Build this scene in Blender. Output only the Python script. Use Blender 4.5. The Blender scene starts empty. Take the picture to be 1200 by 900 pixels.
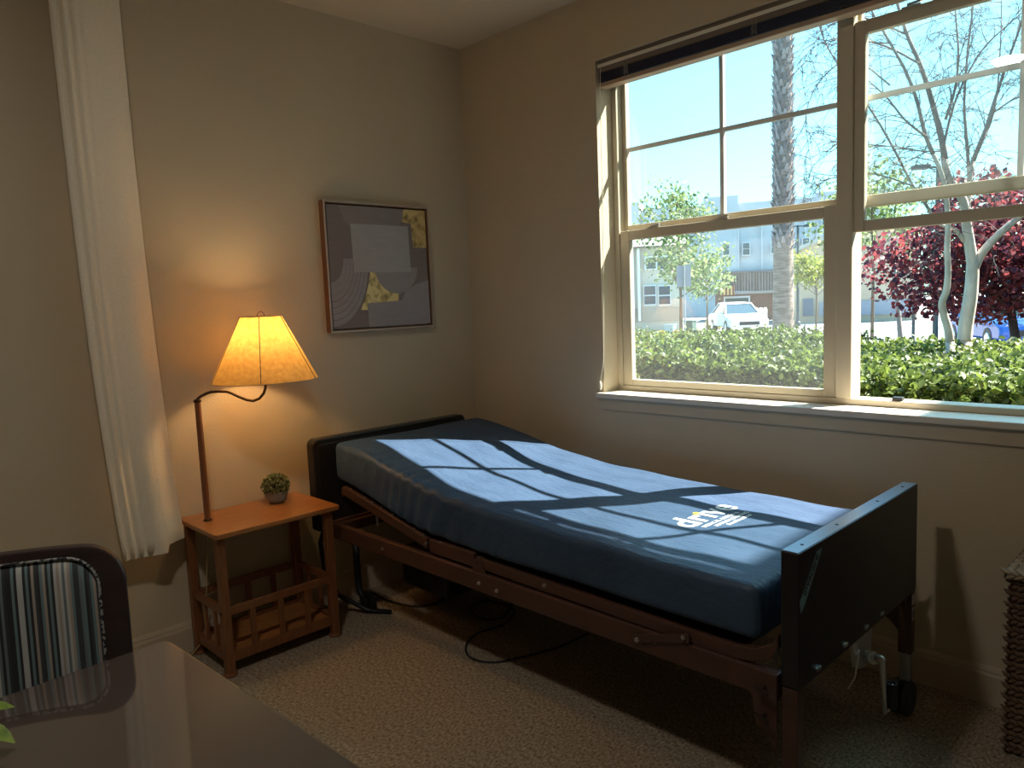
import bpy, bmesh, math, random
import numpy as np
from mathutils import Vector, Matrix
random.seed(7)
RNG = np.random.default_rng(11)
PI = math.pi
scene = bpy.context.scene
COL = scene.collection
V = Vector

# ------------------------------------------------------------------ camera
CAM = V((3.107, -2.738, 1.384))
YAW, PITCH, ROLL, FPX = 0.7984, -0.1073, -0.0417, 872.56
_f = V((-math.sin(YAW)*math.cos(PITCH), math.cos(YAW)*math.cos(PITCH), math.sin(PITCH)))
_r0 = _f.cross(V((0, 0, 1))).normalized()
_u0 = _r0.cross(_f)
_r = math.cos(ROLL)*_r0 + math.sin(ROLL)*_u0
_u = -math.sin(ROLL)*_r0 + math.cos(ROLL)*_u0
cd = bpy.data.cameras.new('camera')
cd.sensor_fit = 'HORIZONTAL'; cd.sensor_width = 36.0; cd.lens = 36.0*FPX/1200.0
cd.clip_start = 0.05; cd.clip_end = 500
cam = bpy.data.objects.new('camera', cd)
m = Matrix((_r, _u, -_f)).transposed().to_4x4(); m.translation = CAM
cam.matrix_world = m
COL.objects.link(cam); scene.camera = cam

# ------------------------------------------------------------------ world, sun, exposure
SUN = V((0.6225, 0.933, 1.424)).normalized()
w = bpy.data.worlds.new('sky_world'); scene.world = w; w.use_nodes = True
nt = w.node_tree; nt.nodes.clear()
wo = nt.nodes.new('ShaderNodeOutputWorld'); bg = nt.nodes.new('ShaderNodeBackground')
sky = nt.nodes.new('ShaderNodeTexSky'); sky.sky_type = 'NISHITA'; sky.sun_disc = False
sky.sun_elevation = math.asin(SUN.z); sky.sun_rotation = math.atan2(SUN.x, SUN.y)
sky.air_density = 1.0; sky.dust_density = 1.5; sky.ozone_density = 1.0
mul = nt.nodes.new('ShaderNodeMix'); mul.data_type = 'RGBA'; mul.blend_type = 'MULTIPLY'; mul.inputs[0].default_value = 1.0
mul.inputs[7].default_value = (0.47, 0.94, 0.95, 1)
nt.links.new(sky.outputs[0], mul.inputs[6]); nt.links.new(mul.outputs[2], bg.inputs[0]); nt.links.new(bg.outputs[0], wo.inputs[0])
bg.inputs[1].default_value = 0.285
sd = bpy.data.lights.new('sun', 'SUN'); sd.energy = 13.5; sd.angle = math.radians(0.53); sd.color = (1.0, 0.95, 0.87)
so = bpy.data.objects.new('sun', sd); so.rotation_euler = (-SUN).to_track_quat('-Z', 'Y').to_euler(); so.location = (6, 9, 14)
COL.objects.link(so)
vs = scene.view_settings
vs.view_transform = 'Standard'; vs.look = 'None'; vs.exposure = 1.0; vs.gamma = 1.0; vs.use_curve_mapping = False

# ------------------------------------------------------------------ helpers
def at(px, py, D):
    """point of the street at horizontal distance D from the room's viewpoint"""
    d = _f + _r*((px-600)/FPX) - _u*((py-450)/FPX)
    return CAM + d*(D/math.hypot(d.x, d.y))
def onx(px, py, x):
    d = _f + _r*((px-600)/FPX) - _u*((py-450)/FPX)
    return CAM + d*((x-CAM.x)/d.x)

def lin(c):
    return tuple(((v/255.0)/12.92 if v/255.0 <= 0.04045 else ((v/255.0+0.055)/1.055)**2.4) for v in c)

MATS = {}
def mat(name, col, rough=0.6, metal=0.0, col2=None, nscale=30.0, stretch=(1, 1, 1), bump=0.0, bscale=None, spec=0.5,
        detail=4.0, coat=0.0, sheen=0.0, island=0.0, lo=0.35, hi=0.65, coords='Object'):
    if name in MATS: return MATS[name]
    mt = bpy.data.materials.new(name); mt.use_nodes = True; MATS[name] = mt
    t = mt.node_tree; b = t.nodes['Principled BSDF']
    b.inputs['Base Color'].default_value = (*col, 1); b.inputs['Roughness'].default_value = rough
    b.inputs['Metallic'].default_value = metal; b.inputs['Specular IOR Level'].default_value = spec
    b.inputs['Coat Weight'].default_value = coat; b.inputs['Sheen Weight'].default_value = sheen
    mp = None
    if col2 is not None or bump > 0:
        tc = t.nodes.new('ShaderNodeTexCoord'); mp = t.nodes.new('ShaderNodeMapping'); mp.inputs['Scale'].default_value = stretch
        t.links.new(tc.outputs[coords], mp.inputs[0])
    if col2 is not None:
        n = t.nodes.new('ShaderNodeTexNoise'); n.inputs['Scale'].default_value = nscale; n.inputs['Detail'].default_value = detail
        t.links.new(mp.outputs[0], n.inputs['Vector'])
        r = t.nodes.new('ShaderNodeValToRGB'); r.color_ramp.elements[0].position = lo; r.color_ramp.elements[1].position = hi
        r.color_ramp.elements[0].color = (*col, 1); r.color_ramp.elements[1].color = (*col2, 1)
        src = n.outputs['Fac']
        if island > 0:
            g = t.nodes.new('ShaderNodeNewGeometry'); mx = t.nodes.new('ShaderNodeMix'); mx.data_type = 'FLOAT'
            mx.inputs[0].default_value = island
            t.links.new(src, mx.inputs[2]); t.links.new(g.outputs['Random Per Island'], mx.inputs[3]); src = mx.outputs[0]
        t.links.new(src, r.inputs[0]); t.links.new(r.outputs[0], b.inputs['Base Color'])
    if bump > 0:
        n2 = t.nodes.new('ShaderNodeTexNoise'); n2.inputs['Scale'].default_value = bscale or nscale; n2.inputs['Detail'].default_value = 3
        t.links.new(mp.outputs[0], n2.inputs['Vector'])
        bp = t.nodes.new('ShaderNodeBump'); bp.inputs['Strength'].default_value = bump; bp.inputs['Distance'].default_value = 0.01
        t.links.new(n2.outputs['Fac'], bp.inputs['Height']); t.links.new(bp.outputs[0], b.inputs['Normal'])
    return mt

def leafmat(name, c1, c2, trans=0.45, island=0.8, rough=0.45):
    mt = mat(name, c1, rough, col2=c2, nscale=3.0, island=island, lo=0.2, hi=0.8)
    t = mt.node_tree; b = t.nodes['Principled BSDF']; out = [n for n in t.nodes if n.type == 'OUTPUT_MATERIAL'][0]
    tr = t.nodes.new('ShaderNodeBsdfTranslucent'); mx = t.nodes.new('ShaderNodeMixShader'); mx.inputs[0].default_value = trans
    src = b.inputs['Base Color'].links[0].from_socket
    t.links.new(src, tr.inputs[0]); t.links.new(b.outputs[0], mx.inputs[1]); t.links.new(tr.outputs[0], mx.inputs[2])
    t.links.new(mx.outputs[0], out.inputs[0])
    return mt

class MB:
    def __init__(s): s.v = []; s.f = []
    def add(s, vs_, fs_):
        o = len(s.v); s.v.extend([tuple(p) for p in vs_]); s.f.extend([tuple(i+o for i in f) for f in fs_]); return s
    def box(s, x0, x1, y0, y1, z0, z1, M=None):
        P = [V((x, y, z)) for z in (z0, z1) for y in (y0, y1) for x in (x0, x1)]
        if M is not None: P = [M @ p for p in P]
        return s.add(P, [(0, 2, 3, 1), (4, 5, 7, 6), (0, 1, 5, 4), (2, 6, 7, 3), (0, 4, 6, 2), (1, 3, 7, 5)])
    def bar(s, a, b, w_, h_, up=(0, 0, 1)):
        a = V(a); b = V(b); d = (b-a); L = d.length; d.normalize()
        sd_ = d.cross(V(up))
        if sd_.length < 1e-5: sd_ = d.cross(V((1, 0, 0)))
        sd_.normalize(); u_ = sd_.cross(d)
        P = [p + sd_*(sx*w_/2) + u_*(sz*h_/2) for p in (a, b) for sz in (-1, 1) for sx in (-1, 1)]
        return s.add(P, [(0, 1, 3, 2), (4, 6, 7, 5), (0, 4, 5, 1), (2, 3, 7, 6), (0, 2, 6, 4), (1, 5, 7, 3)])
    def tube(s, pts, r, n=8, cap=True):
        pts = [V(p) for p in pts]; k = len(pts)
        rs = r if isinstance(r, (list, tuple)) else [r]*k
        base = len(s.v); pn = None
        for i, p in enumerate(pts):
            d = (pts[min(i+1, k-1)] - pts[max(i-1, 0)])
            if d.length < 1e-9: d = V((0, 0, 1))
            d.normalize()
            if pn is None:
                pn = d.cross(V((0, 0, 1)))
                if pn.length < 1e-3: pn = d.cross(V((1, 0, 0)))
            pn = pn - d*pn.dot(d)
            if pn.length < 1e-6: pn = d.orthogonal()
            pn.normalize(); q = d.cross(pn)
            for j in range(n):
                a = 2*PI*j/n
                s.v.append(tuple(p + (pn*math.cos(a) + q*math.sin(a))*rs[i]))
        for i in range(k-1):
            for j in range(n):
                a = base+i*n+j; b = base+i*n+(j+1) % n
                s.f.append((a, b, b+n, a+n))
        if cap:
            s.f.append(tuple(base+j for j in reversed(range(n)))); s.f.append(tuple(base+(k-1)*n+j for j in range(n)))
        return s
    def cyl(s, a, b, r, n=16): return s.tube([a, b], r, n)
    def lathe(s, prof, c=(0, 0, 0), n=24, cap=True):
        base = len(s.v); k = len(prof)
        for (r, z) in prof:
            for j in range(n):
                a = 2*PI*j/n; s.v.append((c[0]+r*math.cos(a), c[1]+r*math.sin(a), c[2]+z))
        for i in range(k-1):
            for j in range(n):
                a = base+i*n+j; b = base+i*n+(j+1) % n
                s.f.append((a, b, b+n, a+n))
        if cap:
            s.f.append(tuple(base+j for j in reversed(range(n)))); s.f.append(tuple(base+(k-1)*n+j for j in range(n)))
        return s
    def prism(s, poly, fn, t0, t1):
        """poly: 2D points; fn(a,b,t)->xyz"""
        n = len(poly); P = [fn(a, b, t0) for a, b in poly] + [fn(a, b, t1) for a, b in poly]
        F = [tuple(reversed(range(n))), tuple(range(n, 2*n))] + [(i, (i+1) % n, n+(i+1) % n, n+i) for i in range(n)]
        return s.add(P, F)
    def grid(s, fn, nu, nv, wrapu=False):
        base = len(s.v)
        for j in range(nv):
            for i in range(nu): s.v.append(tuple(fn(i, j)))
        for j in range(nv-1):
            for i in range(nu if wrapu else nu-1):
                a = base+j*nu+i; b = base+j*nu+(i+1) % nu
                s.f.append((a, b, b+nu, a+nu))
        return s
    def build(s, name, material, parent=None, bevel=0.0, smooth=False, seg=2, fix=True, loc=None):
        me = bpy.data.meshes.new(name); me.from_pydata(s.v, [], s.f); me.update()
        if fix:
            b = bmesh.new(); b.from_mesh(me); bmesh.ops.recalc_face_normals(b, faces=b.faces); b.to_mesh(me); b.free()
        return link(name, me, material, parent, bevel, smooth, seg)

def link(name, me, material, parent=None, bevel=0.0, smooth=False, seg=2):
    o = bpy.data.objects.new(name, me); COL.objects.link(o)
    if material is not None and not me.materials: me.materials.append(material)
    if smooth:
        me.polygons.foreach_set('use_smooth', [True]*len(me.polygons))
    if bevel > 0:
        bm_ = o.modifiers.new('bevel', 'BEVEL'); bm_.width = bevel; bm_.segments = seg; bm_.limit_method = 'ANGLE'; bm_.angle_limit = 0.6
    if parent is not None:
        o.parent = parent; o.matrix_parent_inverse = parent_inv(parent)
    return o
def parent_inv(p):
    # parts are modelled in world space: top-level parents carry a translation, parts carry none
    return Matrix.Translation(-p.location) if p.parent is None else Matrix.Identity(4)
def thing(name, label, cat, loc=(0, 0, 0), group=None, kind=None):
    o = bpy.data.objects.new(name, None); o.empty_display_size = 0.1; COL.objects.link(o); o.location = loc
    return tag(o, label, cat, group, kind)
def tag(o, label=None, cat=None, group=None, kind=None):
    if label: o['label'] = label
    if cat: o['category'] = cat
    if group: o['group'] = group
    if kind: o['kind'] = kind
    return o
def struct(o, label=None, cat=None): return tag(o, label, cat, None, 'structure')

def fastmesh(name, verts, faces_n, nper):
    """verts (N,3) float; faces_n: int array (F,nper)"""
    me = bpy.data.meshes.new(name); nv = len(verts); nf = len(faces_n)
    me.vertices.add(nv); me.vertices.foreach_set('co', np.ascontiguousarray(verts, dtype=np.float32).ravel())
    me.loops.add(nf*nper); me.loops.foreach_set('vertex_index', np.ascontiguousarray(faces_n, dtype=np.int32).ravel())
    me.polygons.add(nf); me.polygons.foreach_set('loop_start', np.arange(0, nf*nper, nper, dtype=np.int32))
    me.update(calc_edges=True); me.validate()
    return me

def leaves_mesh(name, pos, size, up_bias=0.4, width=0.55, fold=0.18, normals=None, nbias=0.0):
    """each leaf: 6-vertex folded blade, 4 triangles"""
    n = len(pos); size = np.broadcast_to(np.asarray(size), (n,))
    d = RNG.normal(size=(n, 3)); d /= np.linalg.norm(d, axis=1, keepdims=True)          # blade direction
    nr = RNG.normal(size=(n, 3)); nr[:, 2] += up_bias*2
    if normals is not None: nr += normals*nbias
    nr -= d*(nr*d).sum(1, keepdims=True); nr /= np.linalg.norm(nr, axis=1, keepdims=True)+1e-9
    s_ = np.cross(d, nr); L = size[:, None]; W = L*width*0.5
    base = pos - d*L*0.5; tip = pos + d*L*0.5
    a = pos - d*L*0.12; up = nr*L*fold
    l1 = a + s_*W + up*0.6; r1 = a - s_*W + up*0.6; l2 = pos + d*L*0.22 + s_*W*0.8 + up*0.5; r2 = pos + d*L*0.22 - s_*W*0.8 + up*0.5
    vts = np.stack([base, l1, l2, tip, r2, r1], 1).reshape(-1, 3)
    k = np.arange(n)[:, None]*6
    fc = np.concatenate([k+np.array([[0, 3, 2, 1]]), k+np.array([[0, 5, 4, 3]])], 1).reshape(-1, 4)
    return fastmesh(name, vts, fc, 4)

# ------------------------------------------------------------------ materials
M_wall = mat('beige_wall_paint', (0.57, 0.478, 0.342), 0.75, col2=(0.59, 0.498, 0.357), nscale=2.0, bump=0.25, bscale=160, spec=0.3)
M_ceil = mat('ceiling_paint', (0.62, 0.53, 0.41), 0.8, bump=0.15, bscale=140, spec=0.2)
M_base = mat('baseboard_paint', (0.55, 0.45, 0.33), 0.5)
M_carpet = mat('speckled_carpet', (0.17, 0.125, 0.080), 0.95, col2=(0.50, 0.42, 0.32), nscale=88, stretch=(1.4, 0.8, 1), bump=0.8, bscale=120, spec=0.05, detail=6, lo=0.30, hi=0.70)
M_vinyl = mat('almond_window_vinyl', (0.60, 0.52, 0.38), 0.45)
M_munt = mat('white_grille', (0.78, 0.77, 0.71), 0.4)
M_sill = mat('painted_sill', (0.72, 0.66, 0.56), 0.4)
M_black = mat('black_plastic', (0.012, 0.012, 0.014), 0.45)
M_chrome = mat('chrome', (0.75, 0.75, 0.76), 0.2, metal=1.0)
M_bolt = mat('zinc_bolt', (0.6, 0.58, 0.55), 0.3, metal=1.0)

def glassmat(name, tint=(0.95, 0.97, 0.96), haze=0.02):
    mt = bpy.data.materials.new(name); mt.use_nodes = True; t = mt.node_tree; t.nodes.clear(); MATS[name] = mt
    o = t.nodes.new('ShaderNodeOutputMaterial'); tr = t.nodes.new('ShaderNodeBsdfTransparent'); tr.inputs[0].default_value = (*tint, 1)
    gl = t.nodes.new('ShaderNodeBsdfGlossy'); gl.inputs['Roughness'].default_value = 0.0; gl.inputs[0].default_value = (1, 1, 1, 1)
    lw = t.nodes.new('ShaderNodeLayerWeight'); lw.inputs[0].default_value = 0.5       # Facing = 1 - |cos|
    pw_ = t.nodes.new('ShaderNodeMath'); pw_.operation = 'POWER'; pw_.inputs[1].default_value = 5.0; t.links.new(lw.outputs['Facing'], pw_.inputs[0])
    ma = t.nodes.new('ShaderNodeMath'); ma.operation = 'MULTIPLY_ADD'; ma.inputs[1].default_value = 0.96; ma.inputs[2].default_value = 0.04; t.links.new(pw_.outputs[0], ma.inputs[0])
    mx = t.nodes.new('ShaderNodeMixShader'); t.links.new(ma.outputs[0], mx.inputs[0]); t.links.new(tr.outputs[0], mx.inputs[1]); t.links.new(gl.outputs[0], mx.inputs[2])
    df = t.nodes.new('ShaderNodeBsdfTranslucent'); df.inputs[0].default_value = (0.9, 0.9, 0.9, 1)
    m2 = t.nodes.new('ShaderNodeMixShader'); m2.inputs[0].default_value = haze
    t.links.new(mx.outputs[0], m2.inputs[1]); t.links.new(df.outputs[0], m2.inputs[2]); t.links.new(m2.outputs[0], o.inputs[0])
    return mt
M_glass = glassmat('window_glass', haze=0.006)
M_glass2 = glassmat('dusty_window_glass', haze=0.016)

def emis(name, col, strength):
    mt = bpy.data.materials.new(name); mt.use_nodes = True; MATS[name] = mt
    b = mt.node_tree.nodes['Principled BSDF']; b.inputs['Base Color'].default_value = (*col, 1)
    b.inputs['Emission Color'].default_value = (*col, 1); b.inputs['Emission Strength'].default_value = strength
    return mt

# ------------------------------------------------------------------ the room shell
H = 2.74; RX = 4.7; RY = -4.7
OX0, OX1, OZ0, OZ1 = 0.918, 3.06, 0.922, 2.452       # window opening
WT = 0.20
struct(MB().box(-0.2, RX+0.2, RY-0.2, WT, -0.12, 0).build('floor', M_carpet), 'speckled beige carpet floor of the bedroom')
struct(MB().box(-0.2, RX+0.2, RY-0.2, WT, H, H+0.12).build('ceiling', M_ceil), 'plain beige ceiling of the bedroom')
struct(MB().box(-0.2, 0, RY-0.2, WT, 0, H).build('wall_left', M_wall), 'beige wall behind the lamp and the headboard')
wb = MB().box(0, OX0, 0, WT, 0, H).box(OX1, RX, 0, WT, 0, H).box(OX0, OX1, 0, WT, 0, OZ0).box(OX0, OX1, 0, 0.095, OZ1, H).box(OX0, OX1, 0.095, WT, 2.53, H)
struct(wb.build('wall_back', M_wall), 'beige wall that holds the large window')
struct(MB().box(RX, RX+0.2, RY-0.2, WT, 0, H).build('wall_right', M_wall), 'beige wall right of the viewer, out of view')
struct(MB().box(0, RX, RY-0.2, RY, 0, H).build('wall_front', M_wall), 'beige wall behind the viewer, out of view')
bp = [(0, 0), (0.014, 0), (0.014, 0.098), (0.011, 0.108), (0.011, 0.114), (0.006, 0.127), (0, 0.127)]
struct(MB().prism(bp, lambda a, b, t: (a, t, b), RY, -0.014).build('baseboard_left', M_base), 'painted baseboard along the lamp wall')
struct(MB().prism(bp, lambda a, b, t: (t, -a, b), 0.0, RX).build('baseboard_back', M_base), 'painted baseboard below the window')

# ------------------------------------------------------------------ window
win = thing('window_1', 'double-hung twin window with almond frame and grilles', None, (2.0, 0.15, 0.95), kind='structure')
FY0, FY1 = 0.108, 0.195
XM0, XM1 = 1.951, 2.010
fr = MB().box(OX0, 0.945, FY0, FY1, OZ0+0.03, 2.53).box(3.032, OX1, FY0, FY1, OZ0+0.03, 2.53)
fr.box(0.945, 3.032, FY0, FY1, 0.952, 0.976).box(0.945, 3.032, FY0, 0.174, 2.47, 2.53)
fr.build('window_frame', M_vinyl, win, bevel=0.003)
MB().box(XM0, XM1, FY0-0.006, FY1, 0.976, 2.47).build('mullion', M_vinyl, win, bevel=0.004)
MB().box(OX0-0.03, OX1+0.03, -0.032, 0.0, 0.928, 0.952).box(OX0, OX1, 0.0, FY0+0.01, 0.924, 0.952).build('window_sill', M_sill, win, bevel=0.004)
MB().box(OX0-0.015, OX1+0.015, -0.012, 0.0, 0.872, 0.928).build('sill_apron', M_wall, win, bevel=0.003)
def sash(name, x0, x1, z0, z1, y0, y1, st, rb, rt, glass, muntins=False, label=None, locks=0):
    s_ = MB().box(x0, x0+st, y0, y1, z0, z1).box(x1-st, x1, y0, y1, z0, z1).box(x0+st, x1-st, y0, y1, z0, z0+rb).box(x0+st, x1-st, y0, y1, z1-rt, z1)
    so_ = s_.build(name, M_vinyl, win, bevel=0.003)
    if label: so_['label'] = label
    yc = (y0+y1)/2
    MB().box(x0+st-0.004, x1-st+0.004, yc-0.002, yc+0.002, z0+rb-0.004, z1-rt+0.004).build('pane', glass, so_)
    if muntins:
        xm = (x0+x1)/2
        MB().box(xm-0.009, xm+0.009, yc-0.009, yc+0.009, z0+rb, z1-rt).build('muntin', M_munt, so_)
        MB().box(x0+st, x1-st, yc-0.0085, yc+0.0085, 2.061, 2.079).build('muntin', M_munt, so_)
    for k in range(locks):
        lx = x0 + (x1-x0)*(0.18 if k == 0 else 0.52)
        MB().box(lx-0.03, lx+0.03, y0+0.004, y1, z1, z1+0.006).bar((lx-0.012, y0+0.01, z1+0.010), (lx+0.035, y0+0.004, z1+0.012), 0.012, 0.008).build('sash_lock', M_bolt, so_, bevel=0.001)
    return so_
SI0, SI1, SO0, SO1 = 0.112, 0.142, 0.150, 0.180
sash('upper_sash', 0.945, XM0+0.012, 1.682, 2.47, SO0, 0.178, 0.022, 0.043, 0.036, M_glass, True)
sash('upper_sash', XM1-0.012, 3.032, 1.682, 2.47, SO0, 0.178, 0.022, 0.043, 0.036, M_glass, True)
sash('lower_sash', 0.948, XM0, 0.977, 1.698, SI0, SI1, 0.055 if False else 0.05, 0.028, 0.043, M_glass2, False, 'closed lower sash on the left', 2)
sash('raised_sash', XM1, 3.030, 1.592, 2.330, SI0, SI1, 0.038, 0.040, 0.046, M_glass, False, 'lower sash slid up to open the right half', 2)
MB().box(2.15, 2.185, 0.115, 0.14, 0.976, 0.990).build('window_stop', M_black, win, bevel=0.002)

# ------------------------------------------------------------------ blind
M_slat = mat('navy_black_slats', (0.016, 0.021, 0.055), 0.35)
M_head = mat('taupe_headrail', (0.20, 0.155, 0.115), 0.5)
M_cream = mat('cream_cord', (0.85, 0.79, 0.64), 0.6)
M_brail = mat('wood_bottom_rail', (0.42, 0.30, 0.21), 0.4)
bl = thing('window_blind', 'dark slatted blind drawn up to the top of the window', 'blind', (2.0, 0.04, OZ1))
MB().box(OX0+0.006, OX1-0.006, 0.012, 0.062, 2.398, OZ1-0.001).build('headrail', M_head, bl, bevel=0.002)
MB().box(OX0+0.006, OX1-0.006, 0.006, 0.012, 2.420, 2.434).build('valance_strip', M_cream, bl, bevel=0.001)
zz = 2.394
sm = None
for k in range(9):
    s_ = MB().box(OX0+0.01, OX1-0.01, 0.010+0.0015*(k % 2), 0.060+0.0015*(k % 2), zz-0.0030, zz)
    if sm is None:
        o0 = s_.build('slat', M_slat, bl); sm = o0
    else:
        o1 = sm.copy(); COL.objects.link(o1); o1.location = (0, 0.0015*(k % 2), -k*0.0042)
    zz -= 0.0042
MB().box(OX0+0.01, OX1-0.01, 0.010, 0.062, 2.334, 2.353).build('bottom_rail', M_brail, bl, bevel=0.003)
for lx in (1.08, 1.68, 2.32, 2.90):
    l_ = MB()
    for k in range(7):
        z = 2.36+k*0.006; a = random.uniform(-0.004, 0.004)
        l_.tube([(lx-0.010+a, 0.0085, z), (lx, 0.003, z+0.003), (lx+0.011+a, 0.0085, z+0.001)], 0.0014, 5)
    l_.tube([(lx-0.008, 0.008, 2.34), (lx-0.008, 0.005, 2.42)], 0.0012, 5).tube([(lx+0.009, 0.008, 2.34), (lx+0.009, 0.005, 2.42)], 0.0012, 5)
    l_.build('ladder_cord', mat('grey_cord', (0.30, 0.28, 0.25), 0.8), bl)
pc = MB(); pts = [(0.944, 0.004, 2.43), (0.944, -0.004, 2.30), (0.943, -0.006, 1.9), (0.938, -0.01, 1.4), (0.930, -0.016, 1.1), (0.915, -0.026, 1.0)]
pc.tube(pts, 0.0016, 6); pc.build('pull_cord', M_cream, bl, smooth=True)
MB().lathe([(0.002, 0.016), (0.006, 0.008), (0.007, -0.004), (0.0055, -0.022), (0.001, -0.024)], (0.915, -0.026, 0.990), 10).build('cord_tassel', M_cream, bl, smooth=True)

# ------------------------------------------------------------------ hospital bed
M_brown = mat('brown_bed_steel', (0.066, 0.030, 0.021), 0.42, col2=(0.080, 0.037, 0.026), nscale=12, spec=0.5)
M_board = mat('black_bed_board', (0.012, 0.011, 0.012), 0.35, col2=(0.017, 0.015, 0.015), nscale=8)
bed = thing('hospital_bed', 'brown steel hospital bed frame with black end boards beside the window', 'bed', (1.25, -0.63, 0))
def roundpoly(x0, x1, z0, z1, rads, n=5):
    cs = [((x0+rads[0], z0+rads[0]), rads[0], PI), ((x1-rads[1], z0+rads[1]), rads[1], 1.5*PI), ((x1-rads[2], z1-rads[2]), rads[2], 0), ((x0+rads[3], z1-rads[3]), rads[3], 0.5*PI)]
    out = []
    for (c, r, a0) in cs:
        if r < 1e-6: out.append(c); continue
        for k in range(n+1):
            a = a0 + 0.5*PI*k/n; out.append((c[0]+r*math.cos(a), c[1]+r*math.sin(a)))
    return out
hb = MB().prism(roundpoly(-1.105, -0.212, 0.40, 0.818, (0.01, 0.01, 0.03, 0.03)), lambda a, b, t: (t, a, b), 0.090, 0.150).build('headboard', M_board, bed, bevel=0.006)
MB().prism(roundpoly(-1.085, -0.232, 0.42, 0.795, (0.01, 0.01, 0.02, 0.02)), lambda a, b, t: (t, a, b), 0.150, 0.154).build('inset_panel', M_board, hb, bevel=0.002)
fb = MB().prism(roundpoly(-1.067, -0.218, 0.418, 0.764, (0.006, 0.006, 0.004, 0.004)), lambda a, b, t: (t, a, b), 2.298, 2.343).build('footboard', M_board, bed, bevel=0.003)
MB().prism(roundpoly(-1.064, -0.221, 0.0, 1.0, (0, 0, 0, 0)), lambda a, b, t: (2.3005+(0.040)*b, a, t), 0.764, 0.7655).build('top_edge_strip', mat('sky_sheen_top_edge', (0.30, 0.34, 0.42), 0.32, metal=0.5, spec=0.6), fb)  # pale bluish metal stands in for sky reflected off the black edge
for y in (-1.0, -0.79, -0.50, -0.29):
    MB().lathe([(0.0045, 0), (0.0045, 0.0012), (0.002, 0.0014)], (2.321, y, 0.7655), 10).build('screw_hole', M_black, fb)
for y in (-0.955, -0.785, -0.64, -0.52):
    MB().bar((2.3435, y-0.012, 0.436), (2.3435, y+0.012, 0.436), 0.006, 0.008).build('edge_clip', M_bolt, fb)
# sticker strip on the footboard
sa, sb_ = V((2.3436, -1.052, 0.622)), V((2.3436, -0.944, 0.748))
dd = (sb_-sa).normalized(); pp = V((0, dd.z, -dd.y))
M_stick = mat('teal_sticker', (0.17, 0.29, 0.33), 0.4)
st_ = MB().add([onx(px_, py_, 2.3436) for px_, py_ in ((957.5, 645), (964, 641), (943, 709), (938.5, 719.5), (937, 706))], [(4, 3, 2, 1, 0)]).build('sticker', M_stick, fb, fix=False)
def text_mesh(body, size, origin, xd, yd, extr=0.0, bold=0.0, align='LEFT', zfn=None, space=1.0):
    cu = bpy.data.curves.new('txt', 'FONT'); cu.body = body; cu.size = size; cu.extrude = extr; cu.offset = bold; cu.align_x = align; cu.space_character = space; cu.resolution_u = 3
    o = bpy.data.objects.new('txt', cu); COL.objects.link(o)
    dg = bpy.context.evaluated_depsgraph_get(); me = bpy.data.meshes.new_from_object(o.evaluated_get(dg))
    bpy.data.objects.remove(o); bpy.data.curves.remove(cu)
    xd = V(xd); yd = V(yd); nd = xd.cross(yd); origin = V(origin)
    for v in me.vertices:
        p = origin + xd*v.co.x + yd*v.co.y + nd*v.co.z
        if zfn: p.z = zfn(p.x, p.y) + v.co.z + 0.0012
        v.co = p
    return me
t0, t1 = onx(943.6, 699.5, 2.3442), onx(960.5, 649.5, 2.3442); td = (t1-t0).normalized(); tp = V((0, -td.z, td.y))
link('sticker_lettering', text_mesh('invacare', 0.034, t0, td, tp, bold=0.0006, space=1.0), M_black, fb)
# frame rails
RY0, RY1 = -1.072, -0.205
for y in (RY0+0.014, RY1-0.014):
    MB().box(0.205, 2.292, y-0.014, y+0.014, 0.378, 0.446).build('side_rail', M_brown, bed, bevel=0.004)
for x in (0.19, 0.72, 1.20, 2.276):
    MB().box(x-0.016, x+0.016, RY0+0.028, RY1-0.028, 0.385, 0.430).build('cross_rail', M_brown, bed, bevel=0.003)
def bolt(p, r=0.0075, ax=(0, -1, 0)):
    p = V(p); a = V(ax)
    MB().tube([p, p+a*0.004, p+a*0.0041, p+a*0.008], [r, r, r*0.65, r*0.55], 10).build('bolt', M_bolt, bed)
for (x, z) in ((0.60, 0.41), (1.19, 0.41), (1.28, 0.405), (1.93, 0.425)): bolt((x, RY0, z))
# foot end gusset + T bolts
MB().prism([(2.205, 0.446), (2.292, 0.446), (2.292, 0.252), (2.262, 0.285), (2.238, 0.30), (2.225, 0.378), (2.205, 0.39)], lambda a, b, t: (a, t, b), RY0-0.006, RY0-0.001).build('corner_gusset', M_brown, bed, bevel=0.001)
MB().prism([(2.205, 0.446), (2.292, 0.446), (2.292, 0.252), (2.262, 0.285), (2.238, 0.30), (2.225, 0.378), (2.205, 0.39)], lambda a, b, t: (a, t, b), RY1+0.001, RY1+0.006).build('corner_gusset', M_brown, bed, bevel=0.001)
for z in (0.408, 0.335):
    MB().tube([(2.262, RY0-0.006, z), (2.262, RY0-0.028, z)], 0.006, 8).bar((2.244, RY0-0.030, z+0.006), (2.282, RY0-0.030, z-0.004), 0.008, 0.010).build('wing_bolt', mat('dark_bolt', (0.06, 0.04, 0.035), 0.4, metal=0.6), bed, bevel=0.001)
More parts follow.
